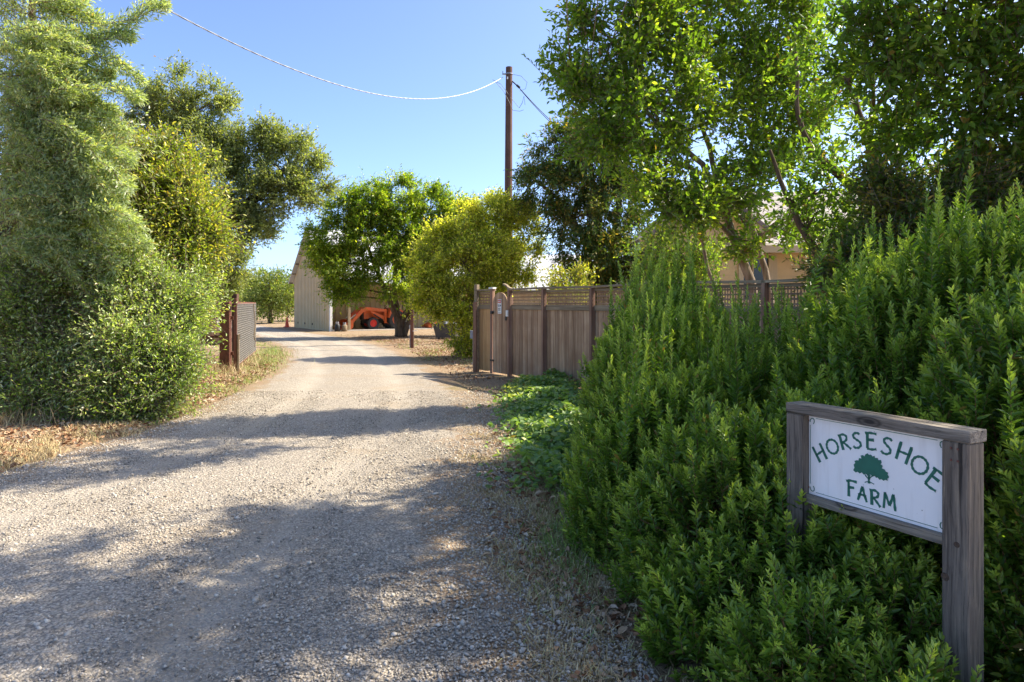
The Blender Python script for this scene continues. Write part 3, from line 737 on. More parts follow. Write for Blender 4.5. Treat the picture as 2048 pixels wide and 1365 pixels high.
# ---------------------------------------------------------------- board fence with lattice
FX, FY = -0.42, 14.79; FR = math.atan2(-.852, .523)
def fpt(d, y=0, z=0): return np.array([FX + d * math.cos(FR) - y * math.sin(FR), FY + d * math.sin(FR) + y * math.cos(FR), z])
fence = empty('board_fence', (FX, FY, 0), FR, 'weathered brown board fence topped with lattice running behind the hedge', 'fence')
PD = [0.76, 2.02, 3.50, 5.28, 7.06, 8.84, 10.62, 12.4]
dzs = {0.76: 0, 2.02: .01, 3.5: .0, 5.28: .03, 7.06: .0, 8.84: .02, 10.62: 0, 12.4: .02}
for d in PD:
    m = MB(); m.box((d, -.03, .90 + dzs[d] / 2), (.06, .09, 1.80 + dzs[d])); m.build('post', M_fencered, fence)
def bay(a, b, parent, mboards, za=0., zb=0., base=.05):
    nb_ = max(1, int(round((b - a) / .142))); bw_ = (b - a - .0) / nb_; xs = a + np.arange(nb_) * bw_; m = MB()
    for x in xs:
        w_ = bw_
        m.box((x + w_ / 2, .03 + random.uniform(-.003, .003), .72 + base / 2), (w_ - .004, .02, 1.44 - base + random.uniform(-.01, .01)))
    m.build('boards', mboards, parent)
    m = MB()
    for x in np.arange(a + .06, b - .05, .046): m.box((x, .035, 1.62), (.018, .008, .27), Matrix.Rotation(random.uniform(-.01, .01), 3, 'Y'))
    for z in (1.525, 1.59, 1.655, 1.72): m.box(((a + b) / 2, .024, z), (b - a - .09, .008, .024))
    m.build('lattice', M_lattice, parent)
    for c_, s_ in (((a + b) / 2, .008, 1.45), (b - a - .065, .035, .10)), (((a + b) / 2, .012, 1.765), (b - a - .065, .04, .045)), (((a + b) / 2, .06, .3), (b - a - .01, .04, .09)): MB().box(c_, s_).build('rail', M_cap, parent)
    m = MB(); m.beam((a - .03, .0, 1.815 + za), (b + .03, .0, 1.815 + zb), .15, .035); m.build('cap', M_cap, parent)
for a, b in zip(PD[:-1], PD[1:]): bay(a, b, fence, M_fence, dzs[a], dzs[b])
m = MB(); m.box((.745, -.085, 1.32), (.075, .02, .13)); m.box((.745, -.098, 1.32), (.05, .008, .07)); m.build('keypad', M_white, fence)
# short bay left of the gate, sunlight put into the lighter, warmer board colour
sb = empty('fence_panel', (-.76, 15.12, 0), math.atan2(14.83 - 15.12, -.42 + .76), 'short end panel of boards coloured lighter as if sunlit beside the arched gate', 'fence')
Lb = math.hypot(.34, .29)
bay(0, Lb, sb, M_fencesunlit)
MB().box((0, -.03, .97), (.085, .09, 1.94)).build('post', M_cap, sb); MB().box((-.0, -.09, .78), (.09, .03, 1.56)).build('post_facing', M_fencered, sb)
MB().box((Lb + .02, -.03, .92), (.07, .09, 1.84)).build('post', M_fencered, sb); MB().box((Lb + .02, -.03, 1.855), (.12, .12, .035)).build('post_cap', M_white, sb)
# arched gate
gt = empty('garden_gate', tuple(fpt(.09, -.035)), FR, 'narrow arched plank gate with a warning notice at the fence end', 'gate')
m = MB(); W_ = .60
for i in range(7):
    x0 = i * W_ / 7; x1 = x0 + W_ / 7 - .005; n_ = 4; top = []
    for k in range(n_ + 1):
        x = x0 + (x1 - x0) * k / n_; q = (x - W_ / 2) / (W_ / 2); top.append((x, 1.50 + .26 * math.sqrt(max(0, 1 - q * q * .96))))
    m.prism([(x0, .05), (x1, .05)] + top[::-1], .022 + random.uniform(-.002, .002), Matrix.Translation((0, 0, 0)))
m.build('planks', M_fence, gt)
for z in (.35, 1.3): MB().beam((.02, .03, z), (W_ - .02, .03, z), .035, .09).build('brace', M_cap, gt)
m = MB(); m.box((-.02, -.025, 1.33), (.10, .02, .06)); m.lathe([(0, 0), (.035, 0), (.03, .03), (0, .035)], c=(.03, -.03, 1.33), n=10, M=Matrix.Rotation(R(90), 4, 'X')); m.build('hinge', M_black, gt); MB().box((-.02, -.025, .3), (.14, .015, .04)).build('hinge', M_black, gt)
m = MB(); m.box((W_ - .03, -.025, 1.22), (.05, .02, .10)); m.build('latch', M_black, gt)
sg = MB().box((.30, -.019, 1.46), (.15, .006, .30)).build('notice', M_white, gt)
MB().box((.30, -.0245, 1.565), (.132, .003, .065)).build('red_header', plain('notice_red', (0.62, 0.06, 0.05), .5), sg)
m = MB(); rr_ = random.Random(3)
for z in (1.565,):
    for k in range(7): m.box((.252 + k * .016, -.0275, z), (.010, .001, .026))
hd = m.build('header_lettering', M_white, sg)
m = MB()
for z, hh in ((1.495, .022), (1.465, .022), (1.415, .022), (1.385, .022)):
    for k in range(4 if z > 1.45 else 6):
        m.box((.250 + k * .0165, -.0235, z), (.006, .001, hh)); m.box((.254 + k * .0165, -.0235, z + rr_.choice((-1, 0, 1)) * .009), (.009, .001, .005))
m.lathe([(0, 0), (.019, 0), (.019, .001)], c=(.345, -.023, 1.48), n=14, M=Matrix.Rotation(R(90), 4, 'X'))
m.box((.30, -.0235, 1.335), (.11, .001, .006)); m.build('lettering', M_black, sg)
m = MB(); pts = [fpt(.48, 0, 1.93), fpt(.58, 0, 1.905), (fpt(.68, 0, 1.85)), fpt(.8, 0, 1.825)]
for p, q in zip(pts[:-1], pts[1:]): m.beam(p, q, .06, .035)
m.build('broken_trim', M_cap, fence, world_=True)

# utility riser beside the corner post
ur = empty('utility_riser', (-.86, 15.25, 0), 0, 'small grey electrical box on a conduit beside the fence corner post', 'utility box')
MB().tube([(0, 0, 0), (0, 0, .75)], .018, 8).build('conduit', M_grey, ur)
MB().box((-.03, 0, .83), (.09, .07, .18)).build('box', M_grey, ur)
# post with conduit box by the drive
wp = gp(824, 697); pr = empty('rusty_post', wp, 0, 'slim rusty brown post with a small grey box beside the gravel drive', 'post')
MB().box((0, 0, .85), (.10, .08, 1.70)).build('post', M_rust, pr)
MB().tube([(.06, -.02, 0), (.06, -.02, 1.7)], .012, 6).build('rod', M_cap, pr)
MB().box((-.07, 0, .72), (.045, .07, .13)).build('box', M_grey, pr); MB().tube([(-.06, 0, 0), (-.06, 0, .66)], .016, 6).build('conduit', M_grey, pr)
MB().tube([(.03, -.04, .58), (.20, -.06, .60)], .012, 6).build('spout', M_white, pr)

# ---------------------------------------------------------------- pole and wires
pb = np.array([-.11, 26.0, 0]); pole = empty('utility_pole', pb, 0, 'tall bare brown wooden utility pole rising behind the fence', 'utility pole')
m = MB(); m.tube([(0, 0, 0), (-.03, 0, 5), (.0, 0, 10.5)], [.17, .15, .125], 16); m.build('pole', M_pole, pole, smooth=False)
m = MB(); m.lathe([(.13, 10.22), (.142, 10.22), (.142, 10.26), (.13, 10.26)], n=16); m.box((-.19, 0, 10.24), (.14, .05, .05)); m.box((-.24, 0, 10.30), (.03, .04, .1)); m.build('bracket', M_grey, pole)
MB().box((-.06, -.14, 10.05), (.05, .012, .09)).build('tag_plate', M_white, pole)
m = MB(); m.beam((.12, -.02, 9.96), (.33, -.25, 9.70), .04, .04); m.tube([(.30, -.22, 9.74), (.39, -.30, 9.63)], .045, 8); m.build('insulator', M_black, pole)
def sag(A, B, s, n=60, t1=1.0):
    t = np.linspace(0, t1, n)[:, None]; P = A + (B - A) * t; P[:, 2] -= (4 * s * t * (1 - t))[:, 0]; return P
A = np.array([-.35, 26, 10.12]); B = np.array([-5.4, 10, 6.03]); W = sag(A, B, 1.14, 260, 1.16)
m = MB()
for ph in (0, 2.1, 4.2):
    q = W.copy(); k = np.arange(len(W)); q[:, 0] += 0.006 * np.cos(k * .55 + ph); q[:, 2] += .006 * np.sin(k * .55 + ph); m.tube(q, .0075, 5)
tag(m.build('overhead_cable', M_cable), 'pale twisted overhead cable sagging across the blue sky', 'cable')
m = MB(); A = pb + np.array([.36, -.28, 9.66]); W1 = sag(A, np.array([5.2, 16.6, 3.7]), .7, 40); m.tube(W1, .012, 5); W2 = W1 + np.array([0, 0, -.10]) * np.sin(np.linspace(0.15, 3.0, 40))[:, None]; m.tube(W2, .012, 5)
tag(m.build('overhead_cable', M_darkcable), 'thin dark cable pair running from the pole down behind the trees', 'cable')
m = MB(); c0 = pb
m.tube([c0 + np.array(p) for p in ((.13, -.1, 10.2), (.45, -.2, 10.1), (.68, -.25, 9.85), (.62, -.25, 9.6), (.40, -.3, 9.5))], .007, 4)
m.tube([c0 + np.array(p) for p in ((-.62, -.3, 9.93), (-.3, -.32, 9.75), (.1, -.35, 9.2), (.38, -.35, 8.85))], .008, 4)
m.tube([c0 + np.array(p) for p in ((-.55, -.3, 9.9), (-.2, -.25, 9.5), (.0, -.3, 9.1), (.14, -.3, 8.78), (.4, -.3, 8.74), (.55, -.35, 8.78))], .008, 4)
m.tube([c0 + np.array(p) for p in ((.38, -.35, 8.85), (.5, -.35, 9.05), (.56, -.35, 9.3), (.6, -.4, 8.95))], .008, 4)
tag(m.build('drip_loop', M_darkcable), 'loose looping wires hanging near the top of the utility pole', 'wire')

# ---------------------------------------------------------------- steel drive gate, pipe fence
G0 = np.array([-6.12, 15.1, 0]); G1 = np.array([-7.53, 20.0, 0]); GL = float(np.linalg.norm(G1 - G0)); GRz = math.atan2(G1[1] - G0[1], G1[0] - G0[0])
sgate = empty('drive_gate', G0, GRz, 'open rusty steel drive gate filled with grey wire mesh', 'gate')
m = MB(); m.box((0, 0, .82), (.06, .07, 1.62)); m.box((GL, 0, .82), (.05, .05, 1.42)); m.beam((0, 0, 1.54), (GL, 0, 1.52), .05, .05); m.beam((0, 0, .14), (GL, 0, .14), .05, .05)
m.beam((GL * .45, 0, .14), (GL * .45, 0, 1.52), .04, .04); m.build('frame', M_rust, sgate)
m = MB()
for k in range(int(GL / .05)): x = .05 + k * .05; m.box((x, -.03, .83), (.006, .006, 1.36))
for k in range(27): m.box((GL / 2, -.036, .16 + k * .052), (GL - .05, .005, .005))
m.build('wire_mesh', M_wire, sgate)
m = MB(); m.box((0, -.06, .42), (.10, .04, .84)); m.build('stile_board', M_cap, sgate)
m = MB(); m.tube([(4.0, -.05, 1.5), (4.02, -.09, 1.0), (3.95, -.07, .6), (4.05, -.1, .45), (4.0, -.08, .3)], .014, 5); m.tube([(4.0, -.05, 1.5), (4.1, -.1, .9), (4.02, -.07, .5)], .012, 5); m.build('rope', M_cap, sgate)
MB().box((.06, -.08, .78), (.03, .03, .12)).build('latch', M_black, sgate)
gpst = empty('gate_post', (-6.42, 15.3, 0), R(10), 'wide square rusty steel post at the hinge of the drive gate', 'post')
MB().box((0, 0, .78), (.22, .20, 1.56)).build('column', M_rust, gpst)
for z in (.4, 1.2): MB().box((.13, 0, z), (.08, .05, .08)).build('hinge', M_rust, gpst)
MB().box((0, 0, 1.565), (.2, .18, .012)).build('post_cap', M_rust, gpst)
woodp = MB().box((0, 0, .88), (.13, .13, 1.76)).build('post', M_pole, None); woodp.location = (-6.97, 17.2, 0); tag(woodp, 'dark wooden post poking up right behind the steel gate post', 'post'); woodp.name = 'wooden_post'
pf = empty('pipe_fence', (-6.55, 15.35, 0), R(176), 'low rusty pipe rail fence leading left from the gate into the bushes', 'fence')
for z, rd in ((1.52, .045), (1.22, .035), (.78, .035)): MB().tube([(0, 0, z), (7.5, 0, z - .02)], rd, 10).build('rail', M_rust, pf)
for x in (1.1, 3.6, 6.1): MB().tube([(x, .02, 0), (x, .02, 1.5)], .045, 10).build('post', M_pole, pf)
m = MB()
for k in range(70): x = k * .1; m.box((x + .02, .06, .6), (.003, .003, 1.15))
for k in range(9): m.box((3.5, .063, .08 + k * .135), (7.0, .003, .003))
m.build('wire_mesh', M_wire, pf)
p = gp(406, 738); tpst = empty('t_post', p, 0, 'thin grey metal stake standing in dry weeds beside the gate', 'stake')
MB().box((0, 0, .33), (.035, .006, .66)).build('flange', M_wire, tpst); MB().box((0, .012, .33), (.006, .02, .66)).build('web', M_wire, tpst)

# transmission tower far away
tw = empty('transmission_tower', tuple(at(508, 605, 260) * np.array([1, 1, 0])), R(20), 'faint distant lattice transmission tower above the orchard', 'tower')
m = MB(); Ht = 17.5
for z0, z1 in zip(np.linspace(0, Ht * .85, 7)[:-1], np.linspace(0, Ht * .85, 7)[1:]):
    w0, w1 = 2.2 * (1 - z0 / Ht) + .3, 2.2 * (1 - z1 / Ht) + .3
    cs = [(-1, -1), (1, -1), (1, 1), (-1, 1)]
    for k in range(4):
        a, b = cs[k], cs[(k + 1) % 4]
        m.beam((a[0] * w0, a[1] * w0, z0), (a[0] * w1, a[1] * w1, z1), .12, .12); m.beam((a[0] * w0, a[1] * w0, z0), (b[0] * w1, b[1] * w1, z1), .07, .07)
m.build('mast', M_wire, tw)
m = MB()
for z, l in ((11, 4.2), (13.5, 3.4), (15.5, 2.6)): m.beam((-l, 0, z), (l, 0, z), .15, .15)
m.beam((0, 0, 14), (0, 0, 17.5), .15, .15); m.build('cross_arm', M_wire, tw)

# ---------------------------------------------------------------- the farm sign
sign = empty('farm_sign', (1.50075, 2.25, 0), R(117), 'weathered wooden farm sign with a white panel lettered in green in front of the hedge', 'sign')
m = MB(); m.box((.04, -.045, .53), (.09, .09, 1.105)); m.build('post', M_signwood, sign)
m = MB(); m.box((.695, -.045, .53), (.085, .09, 1.105)); m.build('post', M_signwood, sign)
m = MB(); m.box((.362, -.045, 1.1045), (.745, .098, .041)); m.build('top_rail', M_signrail, sign)
m = MB(); m.box((.3685, -.045, .735), (.567, .05, .036)); m.build('bottom_rail', M_signrail, sign)
t = NT('sign_panel_white'); v = t.obj()
c = t.mix(t.mapr(t.noise(v, 4, 5), .4, .7, 0, .35), (0.90, 0.88, 0.86), (0.78, 0.75, 0.72))
dr = t.n('ShaderNodeMapping', {'Scale': (30, 30, 3)}); t.link(v, dr.inputs[0]); c = t.mix(t.mapr(t.noise(dr.outputs[0], 1.0, 4, 0.6), 0.5, 0.75, 0, 0.3), c, (0.55, 0.51, 0.45)); sp = t.vor(v, 26.0); c = t.mix(t.math('MULTIPLY', t.mapr(sp, 0.045, 0.07, 1, 0), t.mapr(t.noise(v, 3.3, 2), .52, .58)), c, (0.25, .22, .2))
MP = t.base(c, .45)
pan = MB().box((.3685, -.045, .9185), (.567, .012, .331)).build('panel', MP, sign)
M_vinyl = plain('green_lettering', (0.010, 0.135, 0.088), .5, 0, .1, 40)
Yf = -.0385
def ribbon(m, pts, w, cx, cz, rot=0, h=1.0):
    """2D stroke drawn on the panel; u to the right for the reader"""
    pts = [np.array(p, dtype=float) for p in pts]
    if len(pts) > 2:
        out = []
        for i in range(len(pts) - 1):
            p0 = pts[max(i - 1, 0)]; p1 = pts[i]; p2 = pts[i + 1]; p3 = pts[min(i + 2, len(pts) - 1)]
            for k in range(4):
                t_ = k / 4; out.append(.5 * ((2 * p1) + (-p0 + p2) * t_ + (2 * p0 - 5 * p1 + 4 * p2 - p3) * t_ ** 2 + (-p0 + 3 * p1 - 3 * p2 + p3) * t_ ** 3))
        out.append(pts[-1]); pts = out
    V = []; n = len(pts); c_, s_ = math.cos(rot), math.sin(rot)
    for i, p in enumerate(pts):
        d = pts[min(i + 1, n - 1)] - pts[max(i - 1, 0)]; d = d / (np.linalg.norm(d) + 1e-9); nn = np.array([-d[1], d[0]])
        ww = w / 2 * (1 + .22 * math.sin(i * 1.7 + cx * 50))
        if i in (0, n - 1): ww *= 1.15
        for sg_ in (1, -1):
            q = p * h + nn * ww * sg_; q = np.array([q[0] * c_ - q[1] * s_, q[0] * s_ + q[1] * c_]); V.append((.373 - (cx + q[0]), Yf, cz + q[1]))
    V2 = [(a, Yf + .0012, b) for a, _, b in V]; N = len(V)
    Fc = [(N + 2 * i, N + 2 * i + 1, N + 2 * i + 3, N + 2 * i + 2) for i in range(n - 1)]
    Fc += [(2 * i, 2 * i + 2, N + 2 * i + 2, N + 2 * i) for i in range(n - 1)] + [(2 * i + 1, N + 2 * i + 1, N + 2 * i + 3, 2 * i + 3) for i in range(n - 1)]
    m.add(V + V2, Fc, .5)
el = [(.46 * math.cos(a), .5 * math.sin(a)) for a in np.linspace(1.4, 1.4 + 2 * math.pi, 13)]
GL_ = {  # strokes centred on the letter
 'H': [[(-.30, -.5), (-.33, .5)], [(.30, -.5), (.32, .5)], [(-.38, .0), (.0, .05), (.38, .10)], [(-.40, .49), (-.24, .51)], [(.24, .49), (.40, .52)]],
 'O': [el],
 'R': [[(-.26, -.5), (-.29, .48)], [(-.42, .46), (-.05, .53), (.20, .38), (.12, .12), (-.26, -.02)], [(-.12, .0), (.10, -.22), (.36, -.5)]],
 'S': [[(.27, .42), (.10, .52), (-.16, .46), (-.24, .26), (-.05, .08), (.20, -.08), (.27, -.30), (.08, -.48), (-.18, -.50), (-.32, -.40)]],
 'E': [[(-.24, -.48), (-.25, .48)], [(-.40, .44), (-.1, .50), (.36, .50)], [(-.25, .06), (.20, .10)], [(-.26, -.48), (.02, -.50), (.36, -.42)]],
 'F': [[(-.20, -.52), (-.22, .46)], [(-.38, .42), (-.1, .50), (.36, .50)], [(-.22, .06), (.18, .10)]],
 'A': [[(-.36, -.5), (-.14, .1), (.0, .54)], [(.0, .54), (.14, .05), (.34, -.5)], [(-.34, -.10), (.0, -.05), (.30, -.10)]],
 'M': [[(-.36, -.5), (-.28, .5)], [(-.28, .5), (-.10, .05), (.03, -.26)], [(.03, -.26), (.16, .15), (.28, .5)], [(.28, .5), (.34, 0), (.40, -.5)]]}
m = MB()
for ch, u, h, sc in (('H', -.224, .930, .062), ('O', -.167, .969, .056), ('R', -.110, .997, .058), ('S', -.058, 1.013, .056), ('E', .002, 1.021, .062), ('S', .066, 1.014, .060), ('H', .130, .999, .064), ('O', .190, .970, .062), ('E', .243, .930, .070)):
    for st in GL_[ch]: ribbon(m, st, .0086, u, h, -u / .24 * R(34), sc)
m.build('lettering', M_vinyl, pan); m = MB()
for ch, u, h, sc in (('F', -.080, .820, .062), ('A', -.034, .811, .054), ('R', .020, .808, .056), ('M', .075, .811, .060)):
    for st in GL_[ch]: ribbon(m, st, .0090, u, h, 0, sc)
m.build('lettering', M_vinyl, pan)
m = MB()
crown = [(392, 378), (398, 366), (394, 352), (402, 344), (398, 334), (410, 330), (418, 332), (420, 320), (432, 322), (428, 308), (440, 306), (446, 312), (452, 301), (462, 297), (468, 304), (478, 303), (484, 311), (494, 308), (497, 318), (508, 317), (512, 327), (524, 326), (527, 338), (522, 346), (532, 352), (528, 364), (540, 368), (546, 378), (556, 382), (554, 392), (561, 402), (552, 410), (555, 418), (542, 415), (536, 420), (526, 413), (516, 416), (512, 406), (500, 408), (496, 400), (484, 402), (474, 394), (462, 399), (452, 392), (442, 396), (434, 386), (424, 392), (414, 384), (404, 388)]
def em(x, y): return (.373 - (x - 475) * .00088, .974 - (y - 298 - .19 * (x - 475)) * .00083)
cxy = em(470, 355); V = [(cxy[0], Yf + .0012, cxy[1])] + [(em(x, y)[0], Yf + .0012, em(x, y)[1]) for x, y in crown]; n = len(crown)
m.add(V, [(0, (i + 1) % n + 1, i + 1) for i in range(n)], .5)
def emr(pts, w): ribbon(m, [(.373 - em(x, y)[0], em(x, y)[1]) for x, y in pts], w, 0, 0)
emr([(468, 436), (467, 415), (470, 395)], .0085); emr([(468, 418), (455, 405), (446, 390)], .004); emr([(468, 414), (482, 402), (496, 396)], .004); emr([(468, 410), (462, 400), (458, 388)], .003)
emr([(448, 432), (466, 427), (492, 438)], .003)
# thin border with a small horseshoe in each corner
sL, sR_, hT, hB = .645, .092, 1.070, .765
def line(s0, h0, s1, h1, w=.0014): ribbon(m, [(.373 - s0, h0), (.373 - s1, h1)], w, 0, 0)
line(sL - .028, hT, sR_ + .028, hT); line(sL - .028, hB, sR_ + .028, hB); line(sL, hT - .03, sL, hB + .03); line(sR_, hT - .03, sR_, hB + .03)
for s_, h_, a in ((sL - .010, hT - .012, -20), (sR_ + .010, hT - .012, 20), (sL - .010, hB + .012, 200), (sR_ + .010, hB + .012, 160)):
    ribbon(m, [(-.5, -.55), (-.58, 0), (-.35, .48), (0, .62), (.35, .48), (.58, 0), (.5, -.55)], .003, .373 - s_, h_, R(a), .017)
m.build('emblem', M_vinyl, pan)
for s_, h_ in ((.655, 1.058), (.655, .78)):
    MB().lathe([(0, .0), (.006, 0), (.005, .0025), (0, .003)], c=(s_, -.0375, h_), n=10, M=Matrix.Rotation(R(-90), 4, 'X')).build('screw', M_rust, pan)
M_knot = plain('dark_knot_wood', (0.07, 0.045, 0.03), .8, 0, .4, 60, .4)
for s_, h_, rk in ((.072, .62, .014), (.034, .74, .010), (.048, .36, .016)):
    m = MB(); m.lathe([(0, .0015), (rk * .45, .0022), (rk * .6, .0008), (rk * .85, .002), (rk, 0)], c=(s_, .0, h_), n=16, M=Matrix.Rotation(R(-90), 4, 'X')); kn = m.build('knot', M_knot, sign)
for s_ in (.03, .052):
    for h_ in (1.06, 1.02): MB().lathe([(0, .0), (.0045, 0), (.0035, .002), (0, .0025)], c=(s_, .001, h_), n=8, M=Matrix.Rotation(R(-90), 4, 'X')).build('nail', M_rust, sign)

# ---------------------------------------------------------------- trees and shrubs
def pt(px, py, y, r): p = at(px, py, y); return (p[0], p[1], p[2], r)
# oak far left, behind the gate
ob = np.array([-10.9, 24.5, 0])
tree('oak_tree', 'large dark trunked oak standing behind the drive gate', 'tree', ob,
     [[(-11.0, 24.5, 0, .50), pt(402, 530, 24.5, .40), pt(415, 490, 24.3, .34), pt(450, 440, 24, .22), pt(520, 390, 23.6, .15), pt(580, 330, 23.5, .08)],
      [pt(402, 530, 24.5, .34), pt(398, 440, 24.6, .26), pt(385, 330, 24.6, .18), pt(370, 250, 24.6, .10), pt(340, 205, 24.6, .06)],
      [pt(398, 440, 24.6, .2), pt(320, 380, 25, .12), pt(270, 340, 25, .08)]],
     [cl(345, 195, 24.6, 50), cl(405, 215, 24.2, 48), cl(290, 230, 24.8, 32), cl(305, 300, 24.8, 50), cl(385, 300, 23.8, 55), cl(455, 290, 24, 38), cl(250, 370, 25.4, 60),
      cl(440, 370, 23.4, 52), cl(560, 285, 24, 42), cl(510, 300, 24.2, 42), cl(605, 320, 23.8, 40), cl(620, 370, 23.6, 36), cl(560, 380, 23.2, 45), cl(505, 400, 23.4, 50), cl(475, 460, 23.2, 45),
      cl(345, 420, 24.6, 60), cl(300, 480, 25, 60), cl(520, 455, 23.2, 30), cl(455, 535, 24.6, 34), cl(435, 470, 25.2, 40), cl(440, 565, 25.2, 32), cl(590, 395, 23.0, 28), cl(200, 300, 26, 50)],
     150000, (.10, .48), M_oak, M_bark_oak, seed=3, nb=(1.2, .1, .6), puff=.42, twig=.42, per=9, age=.10, shell=.4)
# orchard trees and the tree line beyond
spots = [(540, 650, 50, 68, 1), (470, 646, 58, 62, 2), (610, 646, 56, 60, 3), (505, 643, 74, 50, 4), (575, 641, 80, 50, 5), (420, 643, 66, 55, 6)]
labs = ['round orchard tree with a short dark trunk standing alone beside the traffic cone', 'orchard tree showing between the steel gate and the round orchard tree', 'orchard tree half hidden behind the barn corner',
        'small orchard tree in the second row behind the gate mesh', 'small orchard tree in the second row just left of the barn', 'orchard tree glimpsed over the pipe fence']
for (px, py, Y, r_, sd), lb in zip(spots, labs):
    b = at(px, py, Y); b[2] = 0; k = Y / F; zc = r_ * 1.05 * k * .9
    tree('orchard_tree', lb, 'tree', b, [[(b[0], b[1], 0, .16), (b[0] + .05, b[1], .8, .13), (b[0] - .1, b[1], 1.6, .09)]],
         [(b[0] + dx * r_ * k, b[1] + dy, .62 * r_ * k + dz * r_ * k, .52 * r_ * k, .52 * r_ * k, .5 * r_ * k) for dx, dy, dz in ((-.45, 0, .05), (.45, .3, .0), (0, -.3, .42), (.02, .2, -.0), (-.2, .5, .4), (.3, -.2, .35))],
         9000 if sd < 4 else 5000, (.17, .5), M_orchard, M_bark, group='orchard trees beyond the drive', seed=20 + sd, puff=.5, twig=.5, per=6, age=.2)
r = np.random.default_rng(5); P = []
def far_row(x0, x1, y0, y1, n, hmin, hmax):
    t_ = r.random(n); cx_ = x0 + (x1 - x0) * t_; cy_ = y0 + (y1 - y0) * r.random(n); hh = (hmin + (hmax - hmin) * (0.5 + .5 * np.sin(cx_ * .11) * np.cos(cx_ * .043 + 1))) * (0.7 + .5 * r.random(n)); return cx_, cy_, hh
V_, F_, LVv = [], [], []; base_ = 0
for args in ((-160, -20, 120, 150, 90, 4, 8), (-260, 320, 210, 300, 260, 7, 15), (-10, 120, 60, 90, 90, 3.5, 6.5)):
    for x, y, h in zip(*far_row(*args)):
        n = 260; d = norm(r.normal(size=(n, 3))); p = np.array([x, y, h * .55]) + d * np.array([h * .5, h * .5, h * .5]) * (0.6 + .5 * r.random((n, 1)))
        p[:, 2] = np.abs(p[:, 2]); dl = norm(r.normal(size=(n, 3)) + d * .5); s_ = h * .09 * (0.6 + .8 * r.random(n))
        v, f, kv = leaf_arrays(p, dl, s_, s_ * .7, 'diamond', .4, r=r); V_.append(v); F_.append(f + base_); base_ += len(v); LVv.append(np.repeat(np.stack([r.random(n), r.random(n) * .15, np.full(n, r.random())], 1), 4, 0))
tl = raw_mesh('treeline', np.concatenate(V_), [np.concatenate(F_)], M_far, attrs={'lv': np.concatenate(LVv)}); tag(tl, 'hazy green line of far trees along the horizon', 'trees', kind='stuff')

# broad green tree in front of the lean-to
b = np.array([-5.0, 30.2, 0])
tree('green_tree', 'broad bright green multi stemmed tree in front of the barn lean-to', 'tree', b,
     [[(-5.0, 30.2, 0, .20), pt(805, 640, 30.2, .15), pt(830, 600, 30, .15), pt(850, 520, 30, .10), pt(850, 440, 30, .06)], [(-4.9, 30.1, 0, .17), pt(795, 640, 30.1, .12), pt(775, 590, 30, .13), pt(745, 520, 29.8, .08), pt(720, 450, 29.6, .05)],
      [(-4.8, 30.2, 0, .15), pt(822, 630, 30, .10), pt(840, 610, 29.9, .12), pt(880, 540, 30, .08)], [(-5.0, 30.2, .1, .2), pt(790, 600, 30.5, .13), pt(790, 480, 30.4, .08)]],
     [cl(660, 480, 29.5, 48), cl(655, 530, 29.6, 28), cl(690, 420, 29.5, 38), cl(740, 410, 29.5, 44), cl(800, 405, 30, 44), cl(860, 420, 30.4, 44), cl(910, 430, 30.6, 44), cl(690, 530, 29, 42), cl(712, 565, 28.8, 26), cl(745, 480, 29.2, 50),
      cl(800, 480, 29.6, 50), cl(672, 575, 29.2, 22), cl(690, 598, 28.9, 20), cl(790, 560, 29.0, 40), cl(850, 500, 30, 50), cl(905, 490, 30.6, 44), cl(840, 585, 29.0, 24), cl(960, 500, 31, 44), cl(1000, 520, 31.5, 40), cl(975, 560, 31, 36), cl(930, 460, 31, 30)],
     120000, (.12, .45), M_mid, M_bark, seed=5, nb=(1.2, .1, .6), puff=.42, twig=.45, per=9, age=.16, droop=.15, shell=.42)
# yellow green shrub tree beside the fence corner
b = np.array([-1.3, 19.6, 0])
tree('yellow_shrub', 'yellow green bushy tree crowding the fence corner and reaching the ground', 'tree', b,
     [[(-1.5, 19.6, 0, .16), pt(945, 600, 19.6, .11), pt(930, 520, 19.6, .07), pt(900, 470, 19.6, .04)], [(-1.1, 19.8, 0, .14), pt(975, 560, 19.8, .09), pt(1000, 480, 19.8, .06), pt(1030, 420, 19.8, .03)]],
     [cl(880, 500, 19.2, 40), cl(850, 545, 19.1, 34), cl(930, 455, 19.4, 42), cl(985, 440, 19.6, 45), cl(1040, 455, 19.8, 38), cl(1015, 410, 19.8, 20), cl(1060, 500, 19.8, 24), cl(930, 530, 19.0, 55), cl(990, 520, 19.2, 50), cl(880, 590, 19, 44), cl(845, 600, 19, 20),
      cl(940, 610, 18.8, 44), cl(942, 650, 18.8, 24), cl(935, 692, 18.7, 18), cl(945, 685, 18.8, 22), cl(975, 660, 18.8, 24), cl(905, 600, 19.2, 24), cl(1035, 545, 19.4, 26), cl(990, 590, 19.2, 34), cl(960, 715, 18.6, 14)],
     90000, (.075, .5), M_yellow, M_bark_light, seed=6, nb=(1.2, .1, .6), puff=.30, twig=.30, per=9, age=.30, ageup=.25, shell=.45)
